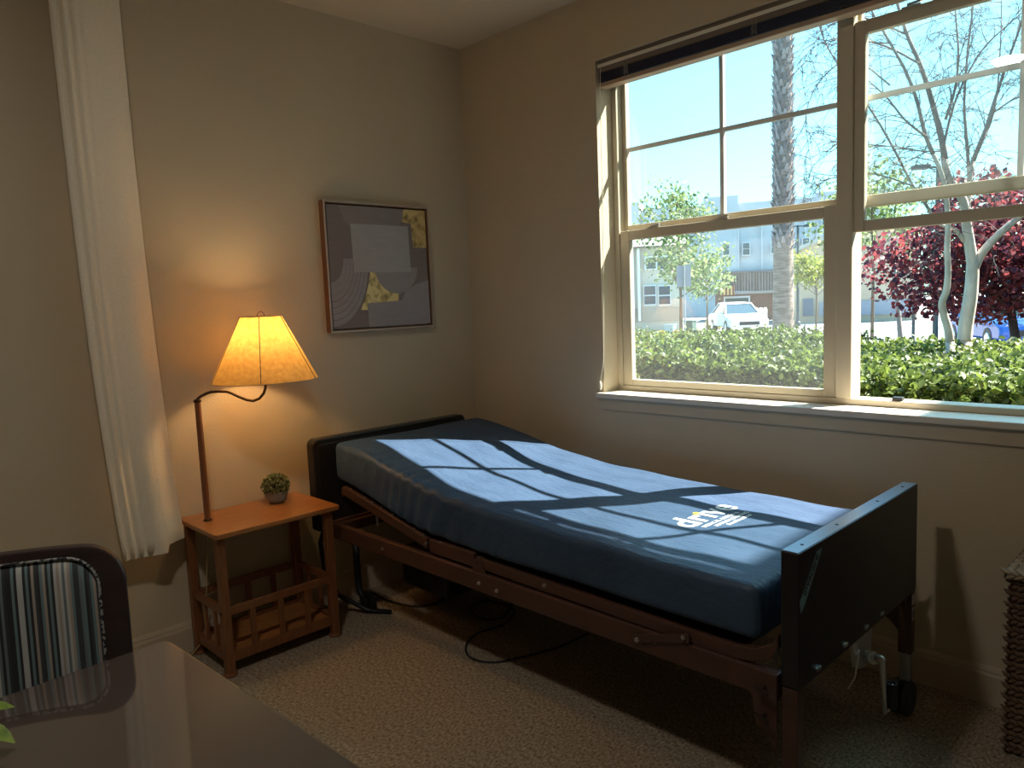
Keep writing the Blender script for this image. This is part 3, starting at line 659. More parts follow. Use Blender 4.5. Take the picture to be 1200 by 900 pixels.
# ------------------------------------------------------------------ chair (back towards the lamp wall, tucked under the table end)
ch = thing('dining_chair', 'dark wooden chair with striped grey upholstered back at the table', 'chair', (1.33, -2.475, 0))
CA = math.radians(-20); CB = V((1.328, -2.492, 0))
FW = V((math.cos(CA), math.sin(CA), 0)); SD = V((-math.sin(CA), math.cos(CA), 0))     # forward (to the table), side (+ is right in view)
def cp(s_, f_, z): return CB + SD*s_ + FW*f_ + V((0, 0, z))
def lean(z): return -0.10*(z-0.45)
def backpoly(wd, zt, zb, r):
    return roundpoly(-wd, wd, zb, zt, (0.03, 0.03, r, r), 8)
def curve(s_): return -0.06*(1-(s_/0.24)**2)   # backrest curves around the sitter
def back_panel(poly_out, poly_in, f0, f1, name, m_, par, bev=0.004):
    n = len(poly_out); b_ = MB()
    P = []
    for f_ in (f0, f1):
        for pl_ in (poly_out, poly_in):
            P += [cp(s_, curve(s_)+lean(z)+f_+0.06, z) for s_, z in pl_]
    F = []
    for i in range(n):
        j = (i+1) % n
        F += [(i, j, n+j, n+i), (2*n+i, 3*n+i, 3*n+j, 2*n+j), (i, 2*n+i, 2*n+j, j), (n+i, n+j, 3*n+j, 3*n+i)]
    return b_.add(P, F).build(name, m_, par, bevel=bev)
def dens(poly, k=6):
    o = []
    for i in range(len(poly)):
        a = poly[i]; b_ = poly[(i+1) % len(poly)]
        L = math.hypot(a[0]-b_[0], a[1]-b_[1]); m_ = max(1, int(L/0.03))
        for q in range(m_): o.append((a[0]+(b_[0]-a[0])*q/m_, a[1]+(b_[1]-a[1])*q/m_))
    return o
po = dens(roundpoly(-0.245, 0.245, 0.44, 0.916, (0.02, 0.02, 0.075, 0.075), 8))
cx_, cz_ = 0.0, 0.685
pi_ = [(s_*0.79, 0.50+(z-0.44)*(0.894-0.50)/(0.916-0.44)) for s_, z in po]
bk = back_panel(po, pi_, -0.014, 0.014, 'back_frame', M_dark, ch)
# stripes
ms = bpy.data.materials.new('striped_upholstery'); ms.use_nodes = True; MATS['striped_upholstery'] = ms
t = ms.node_tree; b = t.nodes['Principled BSDF']; b.inputs['Roughness'].default_value = 0.85; b.inputs['Sheen Weight'].default_value = 0.2
uv = t.nodes.new('ShaderNodeUVMap'); sx = t.nodes.new('ShaderNodeSeparateXYZ'); cm_ = t.nodes.new('ShaderNodeCombineXYZ')
t.links.new(uv.outputs[0], sx.inputs[0]); t.links.new(sx.outputs[0], cm_.inputs[0])
qm = t.nodes.new('ShaderNodeMath'); qm.operation = 'MULTIPLY'; qm.inputs[1].default_value = 195.0; t.links.new(sx.outputs[0], qm.inputs[0])
qf = t.nodes.new('ShaderNodeMath'); qf.operation = 'FLOOR'; t.links.new(qm.outputs[0], qf.inputs[0])
wn = t.nodes.new('ShaderNodeTexWhiteNoise'); wn.noise_dimensions = '1D'; t.links.new(qf.outputs[0], wn.inputs['W'])
rp = t.nodes.new('ShaderNodeValToRGB'); cr = rp.color_ramp; cr.interpolation = 'CONSTANT'
cols = [(0.0, (0.014, 0.016, 0.020)), (0.20, (0.13, 0.16, 0.18)), (0.34, (0.44, 0.45, 0.45)), (0.48, (0.035, 0.04, 0.046)), (0.60, (0.34, 0.29, 0.25)), (0.72, (0.13, 0.20, 0.22)), (0.84, (0.46, 0.45, 0.42)), (0.93, (0.025, 0.028, 0.034))]
cr.elements[0].position = 0; cr.elements[0].color = (*cols[0][1], 1); cr.elements[1].position = cols[1][0]; cr.elements[1].color = (*cols[1][1], 1)
for p_, c_ in cols[2:]:
    e = cr.elements.new(p_); e.color = (*c_, 1)
t.links.new(wn.outputs['Value'], rp.inputs[0]); t.links.new(rp.outputs[0], b.inputs['Base Color'])
def cushion(name, poly, cz, fbase, bulge, par, seat=False):
    b_ = MB(); n = len(poly); rings = [1.0, 0.985, 0.95, 0.88, 0.76, 0.62, 0.46, 0.30, 0.14]
    offs = [0.0, 0.45, 0.72, 0.86, 0.94, 0.98, 1.0, 1.0, 1.0]; uvs = []
    for k_, o in zip(rings, offs):
        for s_, z in poly:
            S = s_*k_; Z = cz+(z-cz)*k_
            if seat: p = cp(S, Z, fbase+bulge*o)
            else: p = cp(S, curve(S)+lean(Z)+0.06+fbase+bulge*o, Z)
            b_.v.append(tuple(p)); uvs.append((S+0.3, Z))
    for r_ in range(len(rings)-1):
        for i in range(n):
            j = (i+1) % n; b_.f.append((r_*n+i, r_*n+j, (r_+1)*n+j, (r_+1)*n+i))
    if seat: p = cp(0, cz, fbase+bulge)
    else: p = cp(0, curve(0)+lean(cz)+0.06+fbase+bulge, cz)
    b_.v.append(tuple(p)); uvs.append((0.3, cz)); q_ = (len(rings)-1)*n
    for i in range(n): b_.f.append((q_+i, q_+(i+1) % n, len(b_.v)-1))
    me = bpy.data.meshes.new(name); me.from_pydata(b_.v, [], b_.f); me.update()
    ul = me.uv_layers.new(name='UVMap')
    for lp in me.loops: ul.data[lp.index].uv = uvs[lp.vertex_index]
    return link(name, me, ms, par, smooth=True)
pin2 = [(s_*1.0, cz_+(z-cz_)*1.0) for s_, z in pi_]
pad = cushion('back_pad', pin2, cz_, -0.004, 0.030, ch)
# welt cord round the pad, dashed stitching
wl = MB(); ends = []
pw = [cp(s_, curve(s_)+lean(z)+0.06+0.014, z) for s_, z in pin2]; pw.append(pw[0])
wl.tube(pw, 0.0034, 6, cap=False)
wl.build('welt_cord', mat('checked_welt', (0.02, 0.022, 0.028), 0.8, col2=(0.30, 0.30, 0.30), nscale=150, detail=0, lo=0.49, hi=0.51), pad, smooth=True)
stp = [(s_, z) for s_, z in roundpoly(-0.235, 0.235, 0.02, 0.44, (0.03,)*4, 4)]
seat = MB().prism(stp, lambda a, b, q: tuple(cp(a, b, q)), 0.405, 0.435).build('seat_frame', M_dark, ch, bevel=0.004)
cushion('seat_pad', [(s_*0.95, 0.23+(z-0.23)*0.95) for s_, z in dens(stp)], 0.23, 0.435, 0.035, ch, True)
for s_ in (-0.212, 0.212):
    MB().bar(cp(s_, 0.40, 0.405), cp(s_, 0.41, 0.0), 0.036, 0.036, up=FW).build('leg', M_dark, ch, bevel=0.003)
    MB().bar(cp(s_, 0.035, 0.405), cp(s_*1.02, -0.045, 0.0), 0.036, 0.036, up=FW).build('leg', M_dark, ch, bevel=0.003)
    MB().bar(cp(s_*0.95, 0.045, 0.40), cp(s_*0.95, 0.025, 0.48), 0.034, 0.03, up=FW).build('back_post', M_dark, ch, bevel=0.003)

# ------------------------------------------------------------------ leafy sprig in a pot on the table (only two leaves enter the picture)
sg = thing('leafy_table_plant', 'green variegated leaves of a potted plant at the left edge of the table', 'plant', (1.76, -2.63, 0.73))
MB().lathe([(0.034, 0), (0.045, 0.07), (0.048, 0.075), (0.042, 0.075), (0.040, 0.06)], (1.76, -2.63, 0.73), 20).build('pot', mat('white_ceramic', (0.7, 0.69, 0.66), 0.3), sg, smooth=True)
M_sprig = leafmat('variegated_leaf', (0.06, 0.16, 0.02), (0.42, 0.52, 0.10), 0.35, island=0.2)
MATS['variegated_leaf'].node_tree.nodes['Noise Texture'].inputs['Scale'].default_value = 60
def bigleaf(p0, d, L, W, nrm):
    p0 = V(p0); d = V(d).normalized(); nrm = V(nrm); s_ = d.cross(nrm).normalized(); u_ = s_.cross(d)
    P = []; F = []
    for k in range(7):
        q = k/6; wd = W*math.sin(PI*min(1, q*0.97+0.02))**0.8; c = p0+d*(L*q)-V((0, 0, 1))*L*0.25*q*q
        P += [c - s_*wd+u_*wd*0.3, c, c + s_*wd+u_*wd*0.3]
    for k in range(6):
        a = k*3; F += [(a, a+1, a+4, a+3), (a+1, a+2, a+5, a+4)]
    return MB().add(P, F)
c0 = V((1.76, -2.63, 0.80))
for k in range(11):
    if k < 2:
        tip = (V((1.779, -2.540, 0.815)), V((1.852, -2.556, 0.80)))[k]; d_ = (tip-c0); L_ = d_.length-0.03; d_.normalize()
    else:
        a = 1.2+k*2.4; el = 0.3+0.5*random.random(); d_ = V((math.cos(a)*math.cos(el), math.sin(a)*math.cos(el), math.sin(el))); L_ = 0.04+0.015*random.random()
        if d_.y > 0.2: d_.y *= -1
    MB().tube([c0-V((0, 0, 0.02)), c0+d_*0.03], 0.0018, 5).build('stem', mat('green_stem', (0.08, 0.14, 0.03), 0.6), sg)
    bigleaf(c0+d_*0.03, d_, L_, 0.018, (0.1, 0.1, 1)).build('leaf', M_sprig, sg, smooth=True, fix=False)

# ------------------------------------------------------------------ woven hamper
hp = thing('wicker_hamper', 'brown woven seagrass hamper with lid against the window wall', 'basket', (2.83, -0.16, 0))
M_wick = mat('brown_seagrass', (0.075, 0.040, 0.022), 0.7, col2=(0.17, 0.10, 0.058), nscale=60, stretch=(1, 1, 3), bump=0.3, bscale=120, island=0.4)
M_wick2 = mat('dark_seagrass_core', (0.03, 0.017, 0.01), 0.9)
M_wick3 = mat('pale_seagrass_lid', (0.26, 0.19, 0.12), 0.7, col2=(0.40, 0.31, 0.21), nscale=60, stretch=(3, 1, 1), bump=0.3, island=0.4)
HX0, HX1, HY0, HY1, HZ = 2.604, 3.06, -0.284, -0.032, 0.535
MB().box(HX0+0.008, HX1-0.008, HY0+0.008, HY1-0.008, 0.006, HZ).build('liner', M_wick2, hp)
def strand(a, b, row, nrm, r=0.0085):
    """a course of plaited seagrass: slanted overlapping knots from a to b"""
    a = V(a); b = V(b); L = (b-a).length; d = (b-a)/L; n = V(nrm); o = MB(); step = 0.021; k = int(L/step)
    for i in range(k):
        c = a+d*(step*(i+(0.25 if row % 2 else 0.75))) + V((0, 0, random.uniform(-0.0015, 0.0015)))
        sl_ = 1 if (row % 2 == 0) else -1
        up = V((0, 0, 1)); e = (d*0.80 + up*0.38*sl_).normalized()
        q = e.cross(n).normalized(); hl = 0.0185; wd = 0.0074
        P = [c-e*hl-n*0.002, c-e*hl*0.35+q*wd, c+e*hl*0.35+q*wd, c+e*hl-n*0.002, c+e*hl*0.35-q*wd, c-e*hl*0.35-q*wd, c-e*hl*0.4+n*0.008, c+e*hl*0.4+n*0.008]
        o.add(P, [(0, 1, 6), (1, 2, 7, 6), (2, 3, 7), (3, 4, 7), (4, 5, 6, 7), (5, 0, 6), (0, 5, 4, 3, 2, 1)])
    return o
nrow = 30
for rw in range(nrow):
    z = 0.014 + rw*(HZ-0.022)/(nrow-1)
    s_ = strand((HX0, HY0+0.008, z), (HX1, HY0+0.008, z), rw, (0, -1, 0))
    q_ = strand((HX0+0.008, HY1, z), (HX0+0.008, HY0, z), rw, (-1, 0, 0))
    s_.add(q_.v, q_.f).build('woven_course', M_wick, hp, fix=False)
ld = MB().box(HX0-0.006, HX1+0.006, HY0-0.006, HY1+0.006, HZ+0.004, HZ+0.026).build('lid', M_wick2, hp)
for k in range(12):
    y = HY0-0.004+0.010+k*0.0215
    tt_ = strand((HX0-0.006, y, HZ+0.026), (HX1+0.006, y, HZ+0.026), k, (0, 0, 1)) if False else None
    o_ = MB(); i = 0; x = HX0-0.004
    while x < HX1:
        c = V((x+0.012, y, HZ+0.027)); e = V((0.85, 0.5 if k % 2 else -0.5, 0)).normalized(); q = e.cross(V((0, 0, 1)))
        o_.add([c-e*0.016, c-e*0.006+q*0.008, c+e*0.006+q*0.008, c+e*0.016, c+e*0.006-q*0.008, c-e*0.006-q*0.008, c-e*0.006+V((0, 0, 0.007)), c+e*0.006+V((0, 0, 0.007))],
               [(0, 1, 6), (1, 2, 7, 6), (2, 3, 7), (3, 4, 7), (4, 5, 6, 7), (5, 0, 6), (0, 5, 4, 3, 2, 1)]); x += 0.023
    o_.build('woven_course', M_wick3, ld, fix=False)
for rw in range(2):
    strand((HX0-0.006, HY0-0.006, HZ+0.010+rw*0.012), (HX1+0.006, HY0-0.006, HZ+0.010+rw*0.012), rw, (0, -1, 0)).build('woven_course', M_wick3, ld, fix=False)

# ------------------------------------------------------------------ power cord on the carpet, ceiling light
M_cord = mat('black_cord', (0.01, 0.01, 0.011), 0.5)
def catmull(P, n=10):
    P = [V(p) for p in P]; o = []
    for i in range(len(P)-1):
        p0, p1, p2, p3 = P[max(i-1, 0)], P[i], P[i+1], P[min(i+2, len(P)-1)]
        for k in range(n):
            t_ = k/n; o.append(0.5*((2*p1)+(p2-p0)*t_+(2*p0-5*p1+4*p2-p3)*t_*t_+(3*p1-p0-3*p2+p3)*t_**3))
    o.append(P[-1]); return o
def flo(px, py, z=0.005):
    d = _f + _r*((px-600)/FPX) - _u*((py-450)/FPX); return CAM + d*((z-CAM.z)/d.z)
cpx = [(610, 690), (590, 722), (565, 725), (552, 712), (572, 704), (602, 714), (592, 731), (560, 742), (546, 757), (552, 771), (578, 776), (612, 770), (655, 758), (690, 742)]
tag(MB().tube(catmull([flo(*p) for p in cpx]), 0.0042, 7).build('power_cord', M_cord, smooth=True), 'black power cord looped on the carpet under the bed', 'cord')
cpx2 = [(437, 694), (452, 703), (480, 710), (505, 709), (520, 702), (540, 694)]
tag(MB().tube(catmull([flo(*p, 0.006) for p in cpx2]), 0.005, 7).build('motor_cable', M_cord, smooth=True), 'thick black cable lying by the head leg of the bed', 'cable')
M_dif = emis('lit_diffuser', (1.0, 0.92, 0.80), 80.0)
def ceiling_light(label, x, y, k):
    cl = thing('ceiling_light', label, 'ceiling light', (x, y, H))
    MB().lathe([(0.105*k, 0), (0.105*k, -0.012), (0.092*k, -0.020)], (x, y, H), 32).build('trim_ring', mat('white_trim', (0.8, 0.8, 0.78), 0.4), cl)
    MB().lathe([(0.090*k, -0.0205), (0.088*k, -0.026), (0.05*k, -0.030), (0.001, -0.031)], (x, y, H), 32).build('diffuser', M_dif, cl, smooth=True)
ceiling_light('round white ceiling light, seen reflected in the raised window glass', 1.919, -2.438, 1.0)

# ================================================================== OUTSIDE
GZ = -0.45
M_asph = mat('pale_asphalt', (0.22, 0.22, 0.22), 0.9, col2=(0.27, 0.27, 0.265), nscale=3)
M_conc = mat('concrete', (0.42, 0.41, 0.39), 0.9, col2=(0.47, 0.46, 0.44), nscale=2)
M_soil = mat('mulch_soil', (0.07, 0.05, 0.035), 0.95, col2=(0.12, 0.085, 0.06), nscale=20)
g_ = MB().box(-120, 120, WT, 160, GZ-0.3, GZ).build('ground', M_asph); struct(g_, 'pale asphalt street and parking ground outside the window')
g2 = MB().box(-12, 9, WT+0.01, 9.6, GZ, -0.10).build('planting_bed', M_soil); struct(g2, 'dark soil bed under the hedge outside the window')
def seg_on_ground(p0, p1, wdt, h_, name, m_):
    a = V((p0[0], p0[1], GZ)); b_ = V((p1[0], p1[1], GZ)); d_ = (b_-a).normalized(); s_ = d_.cross(V((0, 0, 1)))*wdt/2
    return MB().add([a-s_, a+s_, b_+s_, b_-s_] + [q+V((0, 0, h_)) for q in (a-s_, a+s_, b_+s_, b_-s_)], [(0, 1, 2, 3), (4, 5, 6, 7), (0, 1, 5, 4), (1, 2, 6, 5), (2, 3, 7, 6), (3, 0, 4, 7)]).build(name, m_)
def gp(px, D): p = at(px, 340, D); return V((p.x, p.y, GZ))

# ---- two-storey wing of this building, right of the window, that shades the foot of the bed
wg = thing('building_wing', 'beige two-storey wing of the building right of the window, out of view', 'building', (5.6, 6, GZ))
M_stu = mat('beige_stucco', (0.50, 0.42, 0.33), 0.9, col2=(0.54, 0.46, 0.36), nscale=3)
MB().box(4.78, 7.5, WT, 14, GZ, 6.55).build('wall', M_stu, wg)
MB().box(4.74, 7.6, WT, 14.1, 6.55, 6.62).build('parapet_cap', M_conc, wg)
for y in (2.2, 5.2, 8.2, 11.2):
    for z in (0.9, 4.0):
        w_ = MB().box(4.74, 4.79, y, y+1.2, z, z+1.4).build('window', M_sill, wg)
        MB().box(4.735, 4.745, y+0.08, y+1.12, z+0.08, z+1.32).build('pane', mat('dark_window_pane', (0.04, 0.07, 0.10), 0.1, spec=0.8), w_)

# ---- hedge
hedge = thing('hedge', 'broad clipped green hedge just outside the window', 'hedge', (0, 3, GZ))
HYN = 1.75
def hedge_far(x): return 5.2 - 0.36*(x-2.0) if x < 2.0 else 5.2
def htop(x, y):
    t_ = 0.90 + 0.035*math.sin(1.7*x+0.6*y) + 0.03*math.sin(3.1*y-0.9*x+1) + 0.02*math.sin(6.3*x+2)
    return t_ - 0.02*(y-2)*0.3
HX_0, HX_1 = -6.5, 4.6
def hcore(i, j):
    x = HX_0+(HX_1-HX_0)*i/60.0; yf = hedge_far(x)
    prof = [(HYN+0.12, GZ+0.02), (HYN+0.10, 0.3), (HYN+0.10, 0.70), (HYN+0.16, 0.80), (HYN+0.5, 0.84), ((HYN+yf)/2, 0.84), (yf-0.4, 0.84), (yf-0.12, 0.76), (yf-0.10, 0.3), (yf-0.12, GZ+0.02)]
    y, z = prof[j]
    dz = (htop(x, y)-0.94) if z > 0.6 else 0
    return (x, y+0.05*math.sin(4*x+j), z+dz)
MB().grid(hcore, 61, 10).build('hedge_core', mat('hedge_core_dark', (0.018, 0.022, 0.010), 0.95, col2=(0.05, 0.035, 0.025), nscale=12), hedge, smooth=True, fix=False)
M_hl = leafmat('hedge_leaf', (0.033, 0.058, 0.014), (0.19, 0.25, 0.050), 0.42, island=0.75, rough=0.5)
def hedge_points(nf, ntp):
    # front face
    x = RNG.uniform(-3.2, 4.55, nf); z = RNG.uniform(0.08, 0.92, nf); y = HYN + RNG.uniform(-0.07, 0.16, nf) + 0.05*np.sin(4*x) + 0.04*np.sin(7*z+3*x)
    F = np.stack([x, y, z], 1)
    x = RNG.uniform(-6.3, 4.55, ntp); u_ = RNG.random(ntp)**1.5
    far = np.where(x < 2, 5.2-0.36*(x-2.0), 5.2); y = HYN-0.02 + (far-HYN)*u_
    z = 0.90 + 0.035*np.sin(1.7*x+0.6*y) + 0.03*np.sin(3.1*y-0.9*x+1) + 0.02*np.sin(6.3*x+2) - 0.006*(y-2) + RNG.normal(0, 0.032, ntp) - 0.03
    T = np.stack([x, y, z], 1)
    nF = np.tile([0, -1.0, 0.3], (nf, 1)); nT = np.tile([0, -0.1, 1.0], (ntp, 1))
    return np.concatenate([F, T]), np.concatenate([nF, nT])
hpnt, hnr = hedge_points(30000, 62000)
tag(link('foliage', leaves_mesh('foliage', hpnt, RNG.uniform(0.032, 0.062, len(hpnt)), 0.3, 0.6, 0.15, hnr, 0.9), M_hl, hedge), kind='stuff')
# near sprigs with the largest leaves, each its own piece
lm = bigleaf((0, 0, 0), (0, -1, 0.1), 0.062, 0.019, (0, 0, 1)); 
lo0 = None; cnt = 0
for k in range(42):
    # sprig
    x = random.uniform(1.2, 2.9) if k < 34 else random.uniform(-0.6, 1.2); z = random.uniform(0.42, 0.93)
    c = V((x, HYN-random.uniform(0.02, 0.14), z))
    for q in range(7):
        a = q*2*PI/7+random.random(); 
        if lo0 is None:
            lo0 = lm.build('leaf', M_hl, hedge, smooth=True, fix=False); o_ = lo0
        else:
            o_ = lo0.copy(); COL.objects.link(o_)
        s_ = random.uniform(0.7, 1.15)
        o_.matrix_parent_inverse = Matrix.Translation(-hedge.location)
        o_.location = c + V((0.02*math.cos(a), -0.01, 0.02*math.sin(a)))
        o_.rotation_euler = (random.uniform(-0.5, 0.5)+math.sin(a)*-1.1, random.uniform(-0.4, 0.4), a-PI/2 if math.sin(a) < 0 else a*0.5)
        o_.scale = (s_, s_, s_); cnt += 1
tw = MB()
for k in range(70):
    x = random.uniform(0.3, 3.2); z = random.uniform(0.25, 0.6); y = HYN+0.02
    p0 = V((x, y+0.1, z-0.15)); p1 = p0+V((random.uniform(-.12, .12), -0.10, random.uniform(.05, .25)))
    tw.tube([p0, (p0+p1)/2+V((0.01, 0, 0.01)), p1], [0.004, 0.003, 0.0015], 4)
tag(tw.build('twigs', mat('hedge_twig', (0.20, 0.14, 0.11), 0.9), hedge), kind='stuff')

# ---- branching helper
def grow(mb, p, d, L, r, depth, droop=0.0, spread=0.6, nseg=5, sides=5, ends=None, kids=(2, 4), wig=0.12):
    pts = [p.copy()]; rs = [r]; q = p.copy(); dd_ = d.normalized()
    for k in range(nseg):
        dd_ = (dd_ + V((random.gauss(0, wig), random.gauss(0, wig), random.gauss(0, wig) - droop*(k/nseg)))).normalized()
        q = q + dd_*(L/nseg); pts.append(q.copy()); rs.append(r*(1-0.75*(k+1)/nseg))
    mb.tube(pts, rs, sides, cap=False)
    if ends is not None: ends.extend([tuple(a) for a in pts[2:]])
    if depth > 0:
        for c in range(random.randint(*kids)):
            i = random.randint(1, nseg-1); b_ = (pts[i+1]-pts[i-1]).normalized()
            nd = (b_ + V((random.gauss(0, spread), random.gauss(0, spread), random.gauss(0, spread*0.7)))).normalized()
            grow(mb, pts[i], nd, L*random.uniform(0.4, 0.7), max(rs[i]*0.55, 0.0022), depth-1, droop, spread, nseg, max(4, sides-1), ends, kids, wig)

# ---- white-barked bare tree standing in the hedge (limbs follow the tree in the photograph)
M_bark = mat('pale_birch_bark', (0.42, 0.36, 0.30), 0.85, col2=(0.62, 0.55, 0.47), nscale=14, stretch=(1, 1, 0.4), bump=0.2)
M_twig = mat('grey_brown_twig', (0.16, 0.13, 0.13), 0.85)
wt = thing('bare_white_tree', 'pale-barked tree with bare branches growing out of the hedge', 'tree', tuple(at(1130, 400, 7.5)[:2])+(GZ,))
def limb(px, r0, r1, D0, D1, mbx):
    n = len(px); P = [at(a, b, D0+(D1-D0)*k/(n-1)) for k, (a, b) in enumerate(px)]; P = catmull(P, 4)
    m_ = len(P); rs = [r0+(r1-r0)*k/(m_-1) for k in range(m_)]
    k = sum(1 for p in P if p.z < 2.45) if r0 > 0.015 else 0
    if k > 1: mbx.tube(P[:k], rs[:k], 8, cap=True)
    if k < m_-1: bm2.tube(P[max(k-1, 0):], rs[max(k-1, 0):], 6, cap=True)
    return P
tm = MB(); bm2 = MB(); twg = MB(); main = []
base = V((at(1130, 400, 7.5).x, at(1130, 400, 7.5).y, GZ))
P = limb([(1130, 400), (1132, 380), (1137, 350), (1139, 330), (1140, 308)], 0.060, 0.048, 7.5, 7.5, tm)
tm.tube([base, P[0]], [0.085, 0.062], 8)
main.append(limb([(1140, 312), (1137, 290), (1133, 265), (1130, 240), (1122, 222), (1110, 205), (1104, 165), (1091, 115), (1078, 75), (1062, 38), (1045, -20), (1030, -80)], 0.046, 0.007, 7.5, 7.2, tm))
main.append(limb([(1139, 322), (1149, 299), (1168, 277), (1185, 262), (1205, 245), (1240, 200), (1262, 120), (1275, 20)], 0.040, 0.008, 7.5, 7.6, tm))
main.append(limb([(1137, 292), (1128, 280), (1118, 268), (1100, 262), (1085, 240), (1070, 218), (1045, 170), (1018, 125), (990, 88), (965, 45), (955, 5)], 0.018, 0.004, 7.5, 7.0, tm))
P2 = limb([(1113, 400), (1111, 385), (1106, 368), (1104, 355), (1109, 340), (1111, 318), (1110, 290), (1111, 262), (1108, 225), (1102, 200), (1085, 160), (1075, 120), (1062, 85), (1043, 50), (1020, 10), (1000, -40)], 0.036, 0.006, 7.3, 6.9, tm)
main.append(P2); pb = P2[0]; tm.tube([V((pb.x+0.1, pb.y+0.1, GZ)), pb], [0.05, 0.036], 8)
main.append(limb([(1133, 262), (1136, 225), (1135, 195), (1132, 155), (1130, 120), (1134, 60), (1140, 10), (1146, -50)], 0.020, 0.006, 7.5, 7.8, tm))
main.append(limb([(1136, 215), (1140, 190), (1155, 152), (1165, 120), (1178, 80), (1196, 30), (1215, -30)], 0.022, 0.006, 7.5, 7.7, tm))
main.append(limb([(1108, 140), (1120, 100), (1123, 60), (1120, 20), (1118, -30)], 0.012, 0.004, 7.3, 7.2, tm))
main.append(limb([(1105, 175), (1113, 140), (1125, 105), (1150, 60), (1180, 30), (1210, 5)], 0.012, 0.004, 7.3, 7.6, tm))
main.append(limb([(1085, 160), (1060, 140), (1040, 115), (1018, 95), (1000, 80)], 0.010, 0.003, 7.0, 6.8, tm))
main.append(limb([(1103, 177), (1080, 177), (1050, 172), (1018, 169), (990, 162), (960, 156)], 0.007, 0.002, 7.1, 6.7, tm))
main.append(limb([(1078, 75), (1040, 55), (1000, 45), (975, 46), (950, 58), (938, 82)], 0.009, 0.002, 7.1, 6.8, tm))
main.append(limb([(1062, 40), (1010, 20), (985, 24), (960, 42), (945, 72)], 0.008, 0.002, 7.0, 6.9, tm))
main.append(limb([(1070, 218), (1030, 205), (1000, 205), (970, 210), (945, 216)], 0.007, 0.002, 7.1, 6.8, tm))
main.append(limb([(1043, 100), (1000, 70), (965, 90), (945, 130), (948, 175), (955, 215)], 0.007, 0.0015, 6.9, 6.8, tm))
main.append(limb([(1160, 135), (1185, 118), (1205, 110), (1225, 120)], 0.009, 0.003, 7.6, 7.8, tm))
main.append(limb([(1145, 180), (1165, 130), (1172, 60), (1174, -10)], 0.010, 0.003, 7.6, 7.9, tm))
tm.build('trunk', M_bark, wt, smooth=True, fix=False)
bm2.build('branches', mat('backlit_birch_branch', (0.19, 0.165, 0.16), 0.85, col2=(0.28, 0.25, 0.23), nscale=9), wt, smooth=True, fix=False)  # birch limbs darken upward; their backlit look is put into this colour too
for Pm in main:
    n = len(Pm)
    for k in range(int(n*0.15), n, 1):
        for rep_ in range(1):
            if Pm[k].z < 1.75: continue
            b_ = (Pm[min(k+1, n-1)]-Pm[k-1]).normalized()
            nd = (b_*0.6 + V((random.gauss(0, 0.6), random.gauss(0, 0.6), random.gauss(0.1, 0.5)))).normalized()
            qv = Pm[k]-CAM; qx = 600+FPX*qv.dot(_r)/qv.dot(_f)
            grow(twg, Pm[k], nd, random.uniform(0.25, 0.6) if qx > 990 else random.uniform(0.16, 0.30), 0.0040, 2, droop=0.35, spread=0.6, nseg=5, sides=4, kids=(2, 3), wig=0.16)
tag(twg.build('twigs', M_twig, wt, fix=False), kind='stuff')

# ---- red leaved tree
rt = thing('red_leaf_tree', 'tree with dark red and purple leaves behind the white trunks', 'tree', tuple(at(1188, 340, 10.2)[:2])+(GZ,))
c = at(1188, 300, 10.2); rb = MB(); ends = []
rb.tube([V((c.x, c.y, GZ)), V((c.x+0.05, c.y, 0.7)), V((c.x-0.05, c.y, 1.3))], [0.06, 0.05, 0.04], 8)
for k in range(10):
    a = k*0.63; grow(rb, V((c.x-0.05, c.y, 1.05+0.05*(k % 4))), V((math.cos(a), math.sin(a), 0.35+0.4*random.random())), 1.2, 0.022, 2, 0.1, 0.6, 5, 5, ends)
rb.build('trunk', mat('dark_red_bark', (0.10, 0.07, 0.065), 0.9), rt, smooth=True, fix=False)
N = 13000; dr = RNG.normal(size=(N, 3)); dr /= np.linalg.norm(dr, axis=1, keepdims=True); rr = RNG.random(N)[:, None]**0.45
lump = 1+0.18*np.sin(5*dr[:, :1]+3*dr[:, 2:])+0.12*np.sin(9*dr[:, 1:2]+1)
pts = np.array([c.x, c.y, 1.72]) + dr*rr*lump*np.array([1.36, 1.25, 0.84])
pts = pts[(pts[:, 2] > 0.96+0.25*np.sin(pts[:, 0]*6)*0.3)]
tag(link('foliage', leaves_mesh('foliage', pts, RNG.uniform(0.045, 0.080, len(pts)), 0.2, 0.85, 0.1), leafmat('red_leaf', (0.066, 0.022, 0.042), (0.32, 0.068, 0.070), 0.5, island=0.85), rt), kind='stuff')

